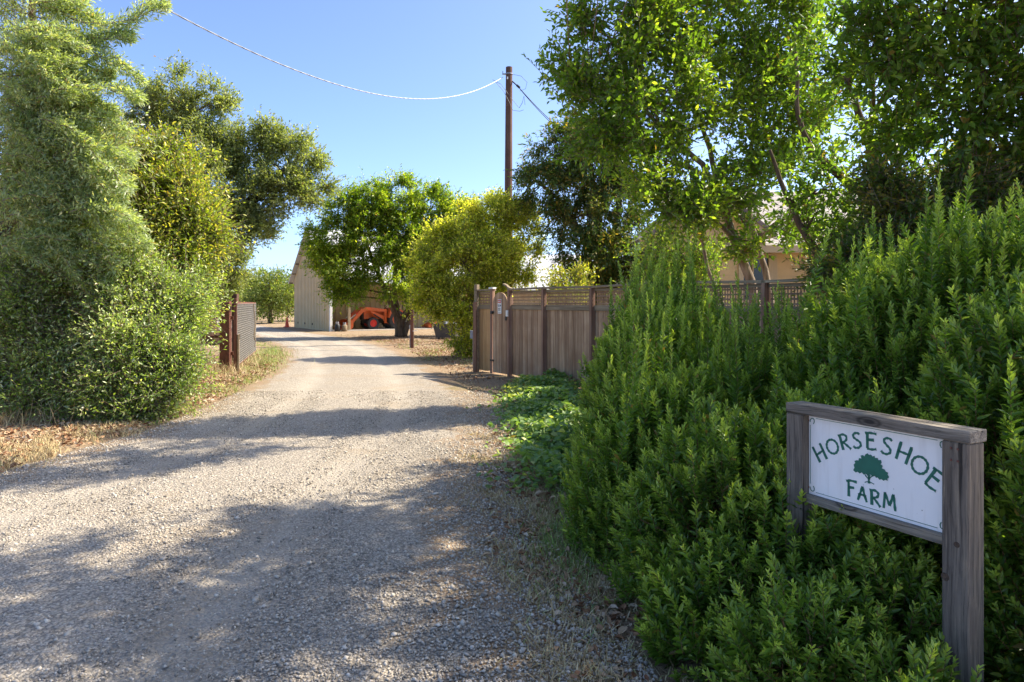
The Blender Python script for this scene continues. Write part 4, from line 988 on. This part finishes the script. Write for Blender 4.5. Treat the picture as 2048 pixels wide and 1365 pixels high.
# dark photinia
b = np.array([2.4, 19.5, 0])
tree('photinia_tree', 'dark leaved tree with drooping leaves and coppery tips right of the pole', 'tree', b,
     [[(2.3, 19.5, 0, .20), pt(1200, 520, 19.5, .15), pt(1195, 420, 19.5, .10), pt(1180, 330, 19.5, .06)], [(2.6, 19.6, 0, .18), pt(1225, 500, 19.6, .12), pt(1240, 380, 19.4, .08), pt(1260, 280, 19.3, .05)], [(2.5, 19.4, 0, .16), pt(1170, 480, 19.4, .10), pt(1120, 400, 19.3, .06), pt(1070, 360, 19.2, .04)]],
     [cl(1120, 300, 19.4, 44), cl(1160, 270, 19.4, 36), cl(1080, 370, 19.2, 42), cl(1130, 380, 19.2, 42), cl(1190, 340, 19.2, 50), cl(1220, 270, 19.4, 44), cl(1110, 440, 19.2, 30), cl(1180, 430, 19, 50), cl(1240, 400, 19.2, 50), cl(1150, 500, 19, 34), cl(1210, 510, 18.8, 48), cl(1265, 490, 19, 40), cl(1200, 560, 18.8, 38), cl(1260, 330, 19.4, 50), cl(1250, 560, 19, 30)],
     62000, (.105, .34), M_photinia, M_bark, seed=8, puff=.36, twig=.34, per=9, age=.05, ageup=.22, droop=.55, upb=.2, shell=.45)
tree('garden_bush', 'small bright yellow green bush peeping over the fence below the dark tree', 'bush', (1.6, 16.8, 0), [[(1.6, 16.8, 0, .05), pt(1135, 590, 16.8, .04), pt(1140, 560, 16.8, .02)]],
     [cl(1120, 572, 16.8, 24), cl(1150, 568, 16.8, 22), cl(1175, 560, 17, 20), cl(1100, 590, 16.8, 26), cl(1140, 610, 16.6, 40)], 7000, (.07, .45), M_privet, M_bark_light, seed=9, puff=.22, twig=.22, per=7, age=.4)
# small tree in front of the house gable
tree('understory_tree', 'slim light green tree growing between the dark tree and the house gable', 'tree', (3.9, 14.2, 0),
     [[(3.9, 14.2, 0, .07), pt(1385, 560, 14.2, .06), pt(1350, 480, 14.2, .04), pt(1340, 440, 14.2, .03)], [(4.1, 14.2, 0, .06), pt(1410, 560, 14.2, .05), pt(1400, 460, 14.2, .035), pt(1385, 400, 14.2, .02)]],
     [cl(1300, 500, 14.2, 38), cl(1340, 540, 14, 44), cl(1400, 530, 14, 40), cl(1290, 570, 14, 40), cl(1380, 590, 13.8, 45), cl(1420, 440, 14, 26), cl(1360, 400, 14.2, 26)], 15000, (.075, .36), M_green, M_bark_light, seed=10, puff=.32, twig=.32, per=8, age=.2)
# main green tree on the right, behind the fence
tree('ash_tree', 'tall airy green tree with leaning bare grey trunks in front of the house', 'tree', (4.1, 10.4, 0),
     [[(4.15, 10.4, 0, .09), pt(1500, 560, 10.5, 0.071), pt(1470, 480, 10.5, 0.062), pt(1440, 400, 10.4, 0.053), pt(1405, 330, 10.3, 0.043), pt(1340, 275, 10.1, 0.034), pt(1260, 190, 9.9, 0.022), pt(1200, 150, 9.8, 0.012), pt(1120, 135, 9.7, 0.006)],
      [pt(1440, 400, 10.4, 0.046), pt(1420, 300, 10.6, 0.037), pt(1385, 200, 10.7, 0.028), pt(1370, 80, 10.8, 0.019), pt(1350, -60, 10.8, 0.012)],
      [(4.3, 10.6, 0, .07), pt(1530, 540, 10.8, 0.050), pt(1500, 440, 10.9, 0.040), pt(1500, 300, 11, 0.031), pt(1530, 180, 11, 0.025), pt(1540, 40, 11, 0.015)],
      [(3.95, 10.7, 0, .06), pt(1415, 540, 10.8, 0.028), pt(1395, 430, 10.8, 0.022), pt(1380, 350, 10.6, 0.012)],
      [pt(1340, 275, 10.1, 0.025), pt(1290, 280, 9.8, 0.019), pt(1200, 290, 9.5, 0.011)]],
     [cl(1240, 60, 9.8, 60), cl(1300, 20, 10, 60), cl(1370, 60, 10.4, 65), cl(1220, 140, 9.8, 50), cl(1290, 130, 9.8, 60), cl(1360, 160, 10, 60), cl(1180, 210, 9.6, 34), cl(1240, 220, 9.6, 52), cl(1310, 230, 9.8, 58), cl(1380, 260, 10.2, 50),
      cl(1440, 130, 10.8, 50), cl(1440, 220, 10.6, 45), cl(1530, 190, 10.8, 60), cl(1500, 110, 11, 55), cl(1560, 60, 11, 60), cl(1600, 160, 10.6, 60), cl(1260, 300, 9.6, 45), cl(1200, 280, 9.6, 34), cl(1330, 330, 9.8, 48), cl(1390, 360, 10, 40), cl(1460, 320, 10.4, 45), cl(1540, 290, 10.6, 55),
      cl(1350, 400, 9.8, 42), cl(1405, 432, 9.8, 28), cl(1325, 432, 9.8, 32), cl(1505, 480, 10, 22), cl(1585, 440, 10, 28), cl(1450, 400, 10, 26), cl(1300, 370, 9.6, 36), cl(1550, 370, 10.2, 50), cl(1120, 140, 9.7, 22), cl(1150, 165, 9.7, 20), cl(1160, 30, 9.7, 14), cl(1430, -60, 10.6, 80), cl(1300, -80, 10.2, 80), cl(1560, -60, 11, 80), cl(1620, 280, 10.4, 50), (1.3, 7.9, 6.7, .55, .45, .3), (2.1, 8.4, 6.6, .6, .45, .35), (3.0, 8.9, 6.7, .6, .5, .35), (0.5, 7.6, 6.9, .4, .35, .25), cl(1650, 220, 10.4, 50)],
     60000, (.080, .50), M_green, M_bark_light, seed=11, puff=.34, twig=.36, per=8, age=.10, shell=.35, kind='leaf6', twr=.004, branch_r=1.6)
# dark overhanging tree, top right
tree('evergreen_oak', 'dense dark evergreen tree overhanging the top right of the hedge', 'tree', (5.6, 8.2, 0),
     [[pt(1660, 600, 9, .06), pt(1640, 520, 9, .055), pt(1600, 450, 9.1, .045), pt(1560, 360, 9.2, .03), pt(1540, 300, 9.2, .02)], [(5.6, 8.2, 0, .20), (5.45, 8.2, 1.6, .14), pt(1830, 440, 8.4, .10), pt(1750, 400, 8.6, .075), pt(1690, 360, 8.8, .06), pt(1620, 300, 9, .045), pt(1595, 230, 9, .03), pt(1592, 100, 9, .02)],
      [(5.6, 8.2, 1.0, .18), (6.0, 7.8, 3.0, .15), (6.0, 7.4, 4.6, .11), (5.2, 6.6, 6.2, .08), (4.4, 5.2, 6.8, .04)], [(6.0, 7.4, 4.0, .12), (5.6, 6.6, 4.6, .09), (4.8, 6.0, 4.9, .06), (4.0, 5.4, 5.3, .04)],
      [pt(1760, 360, 8.6, .07), pt(1730, 260, 8.6, .05), pt(1690, 150, 8.6, .03)], [(6.0, 7.6, 3.4, .1), (6.3, 6.4, 4.4, .08), (6.2, 4.8, 5.4, .06), (5.4, 4.6, 6.1, .04), (4.2, 4.2, 6.3, .03), (2.6, 4.0, 6.4, .02)]],
     [cl(1700, 60, 7.4, 70), cl(1790, 40, 7.0, 80), cl(1890, 30, 6.8, 90), cl(2000, 60, 6.6, 90), cl(1740, 150, 7.4, 60), cl(1830, 140, 7.0, 70), cl(1930, 150, 6.8, 80), cl(2030, 190, 6.6, 80), cl(1780, 230, 7.6, 55), cl(1860, 230, 7.2, 60), cl(1950, 260, 7.0, 65), cl(2050, 300, 7.0, 60),
      cl(1800, 310, 8.0, 45), cl(1660, 380, 8.8, 50), cl(1720, 420, 8.8, 50), cl(1625, 440, 9, 30), cl(1880, 330, 8, 38), cl(1690, 480, 8.8, 40), cl(1760, 490, 8.6, 45), cl(1850, -60, 6.6, 90), cl(1980, -60, 6.4, 100), cl(2120, 60, 6.4, 110), cl(2140, 260, 6.8, 110),
      (4.4, 6.1, 6.6, 0.95, 0.95, .35), (5.6, 6.1, 7.0, 1.14, 1.14, .35), (3.4, 5.4, 6.3, 0.85, 0.85, .35), (2.5, 4.9, 6.5, 0.81, 0.81, .35), (4.4, 4.6, 6.6, 1.04, 1.04, .35), (3.3, 3.6, 6.4, 0.95, 0.95, .35), (5.6, 4.3, 6.6, 1.14, 1.14, .35), (6.5, 5.4, 6.4, 1.14, 1.14, .35), (1.7, 5.9, 6.9, 0.66, 0.66, .35), (4.6, 3.0, 6.1, 0.95, 0.95, .35), (5.9, 2.6, 5.8, 1.04, 1.04, .35), (2.9, 2.5, 6.3, 0.85, 0.85, .35), (1.6, 3.7, 6.6, 0.76, 0.76, .35)],
     58000, (.086, .46), M_dark, M_bark, seed=12, puff=.36, twig=.34, per=8, age=.04, ageup=.05, shell=.4, kind='leaf6', twr=.004, branch_r=1.5)
tree('olive_shrub', 'dark olive shrub with faded yellow tips between the overhanging tree and the hedge', 'shrub', (5.6, 6.9, 0),
     [[(5.6, 6.9, 0, .09), (5.5, 6.9, 1.5, .07), pt(2000, 420, 6.9, .04)], [(5.3, 7.1, 0, .08), pt(1900, 480, 7.1, .06), pt(1850, 400, 7.1, .03)], [(4.9, 7.2, 0, .07), pt(1780, 480, 7.3, .04)]],
     [cl(1850, 400, 7.2, 42), cl(1920, 385, 7.1, 44), cl(1990, 390, 7, 48), cl(2050, 400, 6.9, 55), cl(1790, 450, 7.3, 38), cl(1870, 450, 7.1, 50), cl(1960, 450, 7, 55), cl(2040, 480, 6.8, 60), cl(1820, 520, 7.2, 55), cl(1700, 540, 7.6, 45), cl(1930, 340, 7.2, 26), cl(1780, 370, 7.4, 20)],
     46000, (.06, .42), M_photinia, M_bark_light, seed=13, puff=.24, twig=.26, per=8, age=.05, ageup=.08, shell=.4)

# left-hand mass: silver leaved tree, privet, lower shrubs
def spray_cl(pairs, y): return [cl(px, py, y, r_) for px, py, r_ in pairs]
tree('silver_tree', 'grey green fine leaved tree with long arching sprays at the upper left', 'tree', (-8.2, 10.6, 0),
     [[(-8.2, 10.6, 0, .16), pt(-10, 560, 10.5, .13), pt(10, 400, 10.4, .11), pt(40, 250, 10.2, .08), pt(60, 80, 10, .06), pt(70, -60, 10, .03)], [pt(10, 400, 10.4, .09), pt(80, 320, 10.2, .06), pt(160, 260, 10, .04)], [pt(40, 250, 10.2, .06), pt(120, 150, 9.9, .04), pt(200, 110, 9.7, .02)]],
     [cl(20, 60, 10, 60), cl(60, 20, 9.9, 36), cl(40, 150, 10, 70), cl(30, 250, 10, 80), cl(90, 235, 9.9, 52), cl(60, 340, 10, 70), cl(140, 320, 9.9, 60), cl(170, 285, 9.8, 22), cl(30, 440, 10, 70), cl(120, 420, 9.8, 65), cl(190, 380, 9.8, 50), cl(220, 300, 9.8, 26), cl(20, 540, 10, 70), cl(110, 520, 9.7, 60),
      cl(190, 470, 9.7, 45), cl(-60, 100, 10.2, 80), cl(-60, 300, 10.2, 90), cl(-60, 480, 10.2, 90), cl(30, -60, 10, 90), cl(-70, -80, 10.2, 90)],
     36000, (.075, .27), M_silver, M_bark_light, seed=14, nb=(1.0, -.2, .5), puff=.45, twig=.55, per=13, age=.10, droop=.15, shell=.35, upb=.3, spread=.8)
# long sprays against the sky (own branches of the same tree)
st_ = bpy.data.objects['silver_tree']; r = np.random.default_rng(44); A_, B_, Pp, Dd, LLs = [], [], [], [], []
def spray(pts, y, dens=1.0, wid=.10):
    q = [at(px, py, y) for px, py in pts]; q = [a + (b - a) * t_ for a, b in zip(q[:-1], q[1:]) for t_ in np.linspace(0, 1, 8, endpoint=False)] + [q[-1]]
    q = np.array(q); q[:, 2] += .015 * np.sin(np.arange(len(q)) * .9)
    A_.append(q[:-1]); B_.append(q[1:])
    n = int(len(q) * 24 * dens); k = r.random(n) * (len(q) - 1.001); i = k.astype(int); p = q[i] + (q[i + 1] - q[i]) * (k - i)[:, None]; ax = norm(q[i + 1] - q[i])
    off_ = r.normal(size=(n, 3)) * wid * (1 - .55 * k / len(q))[:, None] * .5; off_ -= ax * (off_ * ax).sum(1, keepdims=True) * .5
    Pp.append(p + off_); Dd.append(norm(off_ * 6 + ax * .6 + r.normal(size=(n, 3)) * .45)); LLs.append(.072 * (0.6 + .7 * r.random(n)))
for pts, y in (([(90, 20), (180, 45), (250, 48), (300, 20), (335, 12)], 9.6), ([(110, 60), (180, 75), (230, 70), (270, 72)], 9.7), ([(100, 90), (180, 105), (240, 130), (290, 160)], 9.5), ([(100, 70), (150, 90), (215, 85)], 9.6),
               ([(80, 120), (130, 140), (175, 165)], 9.6), ([(90, 150), (150, 190), (200, 215), (235, 225)], 9.6), ([(60, 170), (110, 210), (170, 240)], 9.5), ([(100, 20), (150, 25), (190, 40)], 9.7), ([(120, 180), (165, 200), (190, 190)], 9.6), ([(110, 110), (160, 125), (210, 150), (220, 145)], 9.5),
               ([(120, 150), (200, 165), (262, 190), (286, 196)], 9.4), ([(150, 230), (210, 238), (258, 262)], 9.3), ([(170, 290), (225, 296), (268, 322)], 9.3), ([(180, 350), (232, 352), (262, 380)], 9.2), ([(190, 420), (240, 424), (276, 452)], 9.2), ([(200, 480), (262, 476), (300, 500)], 9.2), ([(60, 10), (120, -4), (170, 6)], 9.6)):
    for j in range(3): spray([(px + r.normal() * 6, py + r.normal() * 6) for px, py in pts], y + r.normal() * .12, 1.0, .13)
for k in range(230):
    px, py = r.uniform(-10, 230), r.uniform(60, 560); y = 8.9 + r.random() * .7; a = r.uniform(-.2, .9); l = r.uniform(50, 110); px = min(px, 40 + py * .30 + r.uniform(-30, 15))
    spray([(px, py), (px + l * .5 * math.cos(a), py + l * .5 * math.sin(a) - 6), (px + l * math.cos(a), py + l * math.sin(a) + 6)], y, .8, .09)
A_ = np.concatenate(A_); B_ = np.concatenate(B_); Pp = np.concatenate(Pp); Dd = np.concatenate(Dd); LLs = np.concatenate(LLs)
V, Fc, kv = leaf_arrays(Pp, Dd, LLs, LLs * .25, 'diamond', .3, r=r, nb=(1.0, -.2, .5)); n = len(Pp)
raw_mesh('sprays', to_local(st_, V), [Fc], M_silver, st_, {'lv': np.repeat(np.stack([r.random(n), (r.random(n) < .12) * r.random(n), r.random(n)], 1), 4, 0)})
V, Fc = prisms(A_, B_, .008, .006); raw_mesh('spray_twigs', to_local(st_, V), [Fc], M_bark_light, st_)

tree('privet_tree', 'yellow green broad leaved shrub tree between the silver tree and the oak', 'tree', (-6.6, 11.6, 0),
     [[(-6.7, 11.6, 0, .09), pt(280, 620, 11.6, .08), pt(290, 500, 11.5, .06), pt(300, 380, 11.4, .04)], [(-6.4, 11.4, 0, .08), pt(330, 600, 11.3, .06), pt(360, 480, 11.2, .04), pt(370, 400, 11.2, .02)]],
     [cl(270, 340, 11.4, 42), cl(330, 345, 11.3, 40), cl(290, 400, 11.2, 52), cl(360, 400, 11.1, 38), cl(240, 400, 11.4, 45), cl(310, 460, 11, 55), cl(375, 460, 11, 40), cl(250, 480, 11.1, 55), cl(340, 520, 10.8, 50), cl(390, 520, 10.9, 34), cl(290, 550, 10.7, 55), cl(360, 570, 10.8, 36), cl(405, 470, 11.1, 22), cl(205, 340, 11.4, 34), cl(372, 610, 10.9, 22), cl(225, 300, 11.5, 26), cl(395, 410, 11.3, 16)],
     80000, (.062, .44), M_privet, M_bark_light, seed=15, nb=(1.0, -.1, .5), puff=.32, twig=.40, per=8, age=.10, ageup=.28, shell=.4, kind='leaf6')
tree('roadside_shrub', 'glossy green lower shrub spilling over the dry verge at the left', 'shrub', (-5.6, 9.4, 0),
     [[(-5.8, 9.5, 0, .05), pt(220, 700, 9.4, .04), pt(230, 600, 9.4, .02)], [(-5.3, 9.3, 0, .05), pt(290, 720, 9.2, .04), pt(320, 640, 9.2, .02)], [(-6.4, 9.6, 0, .05), pt(110, 700, 9.4, .04), pt(90, 600, 9.4, .02)], [(-6.0, 9.4, 0, .04), pt(160, 740, 9.2, .03), pt(160, 680, 9.2, .02)]],
     [cl(170, 560, 9.7, 65), cl(250, 580, 9.7, 60), cl(90, 600, 9.6, 60), cl(310, 630, 9.7, 50), cl(200, 650, 9.3, 60), cl(120, 680, 9.3, 55), cl(270, 680, 9.3, 55), cl(330, 690, 9.4, 38), cl(30, 620, 9.6, 60), cl(170, 740, 9.1, 50), cl(250, 760, 9.1, 45), cl(300, 750, 9.1, 38), cl(90, 760, 9.2, 40), cl(200, 800, 9.0, 30), cl(270, 810, 9.0, 26), cl(150, 810, 9.0, 26), cl(355, 640, 9.8, 36), cl(310, 800, 9.0, 20),
      cl(365, 640, 10, 20), cl(40, 700, 9.4, 50), cl(-30, 700, 9.6, 60), cl(345, 580, 10.2, 40), cl(375, 590, 10.4, 26), cl(352, 716, 9.5, 13), cl(338, 770, 9.2, 13), cl(60, 815, 9.0, 20), cl(15, 780, 9.2, 24), cl(230, 835, 8.9, 12), cl(310, 560, 10, 30)],
     150000, (.052, .40), M_lower, M_bark_light, seed=16, nb=(1.0, -.1, .5), puff=.30, twig=.38, per=8, age=.16, shell=.4, kind='leaf6')
tree('background_thicket', 'dim leafy thicket filling the space behind the left shrubs', 'shrub', (-9.5, 13.5, 0),
     [[(-9.5, 13.5, 0, .10), (-9.4, 13.5, 2, .06), (-9.3, 13.5, 3, .03)]], [(-8.2, 12.6, 1.0, 1.1), (-9.6, 12.6, 1.2, 1.2), (-8.4, 13.2, 2.6, 1.2), (-10.2, 13.2, 2.8, 1.3), (-7.2, 13.4, 1.2, 1.0), (-11.6, 13.6, 1.6, 1.4), (-7.6, 14.2, 2.4, .9), (-9.0, 13.8, 4.0, 1.1)],
     46000, (.10, .45), M_mid, M_bark, seed=17, puff=.4, twig=.35, per=8, age=.08)

# ---------------------------------------------------------------- hedge in front
bush('hedge_shrub', 'dense upright myrtle hedge in front of the board fence with tall pale tipped leaders', (1.7, 5.6, 0),
     [(1.15, 5.4, .5, .62, .8, 1.0), (1.36, 6.3, .55, .68, .8, 1.10), (1.72, 7.1, .6, .70, .7, 1.12), (1.95, 5.8, .5, .75, .9, .76), (2.7, 6.1, .5, .7, .7, .76), (0.98, 4.35, .35, .62, .75, .80), (1.55, 4.7, .5, .70, .75, .78), (2.7, 5.2, .5, .8, .8, .86)],
     155, 51, (.16, .42), 1.4, None, 230, (.45, .90))
bush('hedge_shrub', 'tall bright tipped hedge section rising right behind the farm sign', (2.6, 4.2, 0),
     [(2.08, 3.9, .70, .56, .62, 1.02), (2.5, 3.8, .8, .7, .7, 1.18), (3.1, 3.7, .85, .75, .8, 1.16), (3.3, 4.6, .9, .8, .8, 1.18), (2.6, 4.5, .85, .75, .6, 1.06), (3.8, 3.9, .9, .8, .9, 1.20)],
     155, 52, (.18, .36), 1.35, None, 150, (.30, .50))
bush('hedge_shrub', 'low near hedge section spilling toward the gravel left of the farm sign', (1.1, 3.2, 0),
     [(1.12, 3.45, .30, .58, .55, .72), (1.35, 3.0, .2, .52, .42, .66), (1.55, 3.45, .4, .6, .5, .72), (.98, 2.98, .12, .42, .34, .46)],
     160, 53, (.14, .28), .9, None, 10, (.25, .4))
bush('hedge_shrub', 'leafy low growth directly beneath the white sign panel', (1.2, 2.5, 0),
     [(1.08, 2.50, .14, .36, .30, .46), (1.32, 2.22, .10, .30, .30, .36), (1.42, 2.62, .25, .28, .3, .40)],
     165, 54, (.12, .24), .8, None, 0, ll=.037, cut=.6)
bush('hedge_shrub', 'dark hedge end pressing against the right side of the near sign post', (2.0, 2.5, 0),
     [(2.02, 2.45, .42, .34, .38, .78), (2.15, 2.9, .8, .45, .4, .80), (1.95, 2.1, .2, .28, .3, .45)],
     150, 55, (.14, .26), .8, None, 8, (.2, .3), cut=.6)

# ---------------------------------------------------------------- ground vegetation, litter, loose stones
def scatter(n, fn, seed):
    r = np.random.default_rng(seed); return fn(r, n)
def verge_left(r, n, y0=5.6, y1=22, w=(0.0, 2.2), pw=1.0):
    y = y0 + (y1 - y0) * r.random(n) ** 1.35; L, _ = drive_lr(y); x = L - (w[0] + (w[1] - w[0]) * r.random(n) ** pw) + r.normal(size=n) * .12; return np.stack([x, y, np.zeros(n)], 1)
def verge_right(r, n, y0=2.2, y1=14, w=(-.2, .9), pw=1.0):
    y = y0 + (y1 - y0) * r.random(n) ** 1.6; _, Rr = drive_lr(y); x = Rr + (w[0] + (w[1] - w[0]) * r.random(n) ** pw) + r.normal(size=n) * .08; return np.stack([x, y, np.zeros(n)], 1)
def clumped(P, r, keep, s=2.2, ph=0.0):
    v = np.sin(P[:, 0] * s * 2.1 + ph) + np.sin(P[:, 1] * s * 1.7 + P[:, 0] * s + ph) + .8 * np.sin(P[:, 0] * s * 5.3 + P[:, 1] * s * 4.1)
    return P[(v + r.normal(size=len(P)) * .6) > keep]
r = np.random.default_rng(91)
pts = np.concatenate([clumped(verge_left(r, 46000), r, -.2), clumped(verge_left(r, 24000, 4.5, 9.5, (-.1, 1.8)), r, -.3), clumped(verge_left(r, 9000, 22, 45, (0, 6)), r, -.5)])
tag(grass('dry_grass', pts, .085, 92, M_dry, .8, .0032), 'short dry straw grass along the left verge of the drive', 'grass', kind='stuff')
pts = np.concatenate([clumped(verge_right(r, 42000, 2.2, 8, (-.1, .8)), r, -.1, 3.0), clumped(verge_right(r, 9000, 8, 22, (0, 1.8)), r, .0), clumped(verge_right(r, 9000, 18, 34, (0, 5.5)), r, -.4)])
tag(grass('dry_grass', pts, .075, 93, M_dry, 1.1, .0028), 'patchy dry grass between the gravel and the hedge', 'grass', kind='stuff')
# tall weeds near the gate and under the shrubs
def around(cx_, cy_, sx, sy, n): return np.stack([cx_ + r.normal(size=n) * sx, cy_ + r.normal(size=n) * sy, np.zeros(n)], 1)
pts = np.concatenate([around(-6.7, 14.4, .5, .5, 1300), around(-7.2, 13.2, .6, .8, 1800), around(-6.6, 17.0, .25, 1.3, 500), around(-6.6, 8.9, .5, .3, 1800), around(-8.0, 16, 1.0, 1.2, 2500)])
tag(grass('tall_weeds', pts, .30, 94, M_dry, .6, .0035), 'tall dry weeds around the gate and pipe fence', 'weeds', kind='stuff')
yy_ = 18.5 + 2.2 * r.normal(size=3500); gp_ = np.stack([drive_lr(yy_)[0] - .45 + .28 * r.normal(size=3500), yy_, 0 * yy_], 1)
pts = np.concatenate([gp_, clumped(verge_left(r, 5000, 9, 26, (.0, .7)), r, .6), clumped(verge_right(r, 4000, 17, 27, (.3, 3)), r, .5)])
tag(grass('green_grass', pts, .10, 95, M_weed, .7, .005), 'thin green grass tufts on the drive verges', 'grass', kind='stuff')
pts = np.concatenate([around(.62, 4.9, .14, .5, 1500), around(.35, 4.2, .12, .35, 900), around(.45, 6.0, .12, .6, 900)])
tag(grass('grey_weeds', pts, .13, 96, M_weed, .9, .0028), 'wispy grey green weeds creeping at the foot of the hedge', 'weeds', kind='stuff')
# dead leaves
def flat_leaves(name, pts, s, seed, mat, lb):
    r = np.random.default_rng(seed); n = len(pts); d = r.normal(size=(n, 3)); d[:, 2] *= .35; d = norm(d); L = s * (0.5 + r.random(n)); P = pts.copy(); P[:, 2] += .012 + .02 * r.random(n)
    V, Fc, kv = leaf_arrays(P, d, L, L * .55, 'leaf6', 1.2, .3, r=r); return tag(raw_mesh(name, V, [Fc], mat, attrs={'pv': np.repeat(r.random(n), kv)}), lb, 'dead leaves', kind='stuff')
flat_leaves('leaf_litter', np.concatenate([clumped(verge_left(r, 26000, 5.4, 20, (.15, 2.6)), r, -.4, 1.5)]), .05, 97, M_litter, 'brown leaf litter under the left shrubs')
flat_leaves('leaf_litter', np.concatenate([clumped(verge_right(r, 7000, 2.2, 9, (.1, 1.1)), r, .2, 2.0), clumped(verge_right(r, 8000, 10, 24, (.1, 3.0)), r, .0, 2.0), (lambda q: q[q[:, 0] > drive_lr(q[:, 1])[1] + .25 + .3 * r.random(len(q))])(np.concatenate([around(-4.0, 28.0, 2.6, 2.0, 14000), around(-1.9, 20.5, 1.0, 2.5, 5000)]))]), .042, 98, M_litter, 'brown leaf litter along the hedge and fence foot')
# trailing green ground cover at the fence foot
n = 16000; y = 5.4 + 7.4 * r.random(n) ** .8; x = np.interp(y, [5.4, 6.6, 8, 10, 12.8], [.45, .45, .42, .32, .45]) + r.normal(size=n) * .25 + .10
hh = .30 * np.clip(1 - np.abs(x - .7) / 1.1, .1, 1) * (0.4 + .6 * (np.sin(x * 9 + y * 4) * .5 + .5)); P = np.stack([x, y, hh * r.random(n) ** .5 + .02], 1)
d = norm(r.normal(size=(n, 3)) * np.array([1, 1, .3])); L = .07 * (0.6 + .7 * r.random(n))
V, Fc, kv = leaf_arrays(P, d, L, L * .8, 'leaf6', 1.0, .15, r=r); lvv = np.stack([r.random(n), (r.random(n) < .15 + .5 * ((y > 10.6) & (x < .35))) * r.random(n), .5 + .5 * np.sin(x * 5 + y * 3)], 1)
tag(raw_mesh('ground_cover', V, [Fc], M_weed, attrs={'lv': np.repeat(lvv, kv, 0)}), 'trailing leafy vines spreading at the foot of the board fence', 'ground cover', kind='stuff')
# loose stones on the drive
r = np.random.default_rng(101); n = 190000
y = 2.3 + 9.5 * r.random(n) ** 2.0; L, Rr = drive_lr(y); x = L + (Rr - L + .35) * r.random(n); uu_ = np.abs((x - (L + Rr) / 2) / ((Rr - L) / 2)); ok = (np.abs(x / y) < .85) & (r.random(n) > .75 * np.exp(-((uu_ - .42) / .14) ** 2))
x, y = x[ok], y[ok]; n = len(x); s = .0048 * np.exp(r.normal(size=n) * .42); s = np.minimum(s * (1 + .35 * np.clip(uu_[ok] - .6, 0, .5)), .02)
O = np.array([[1, 0, 0], [-1, 0, 0], [0, 1, 0], [0, -1, 0], [0, 0, 1], [0, 0, -1]], dtype=float)
V = O[None] * (s[:, None, None] * (0.7 + .6 * r.random((n, 6, 1)))) + r.normal(size=(n, 6, 3)) * s[:, None, None] * .25
a = r.random(n) * 6.28; c_, s_ = np.cos(a), np.sin(a); V = np.stack([V[..., 0] * c_[:, None] - V[..., 1] * s_[:, None], V[..., 0] * s_[:, None] + V[..., 1] * c_[:, None], V[..., 2] * .75], -1)
zz = .014 + .012 * np.clip(1 - ((x - (L[ok] + Rr[ok]) / 2) / ((Rr[ok] - L[ok]) / 2)) ** 2, 0, 1)
V += np.stack([x, y, zz + s * .2], 1)[:, None, :]
T3 = np.array([[0, 2, 4], [2, 1, 4], [1, 3, 4], [3, 0, 4], [2, 0, 5], [1, 2, 5], [3, 1, 5], [0, 3, 5]])
Fc = (np.arange(n)[:, None, None] * 6 + T3[None]).reshape(-1, 3)
tag(raw_mesh('loose_gravel', V.reshape(-1, 3), [Fc], M_stone, attrs={'pv': np.repeat(r.random(n), 6)}), 'loose crushed stones scattered over the near part of the drive', 'gravel', kind='stuff')
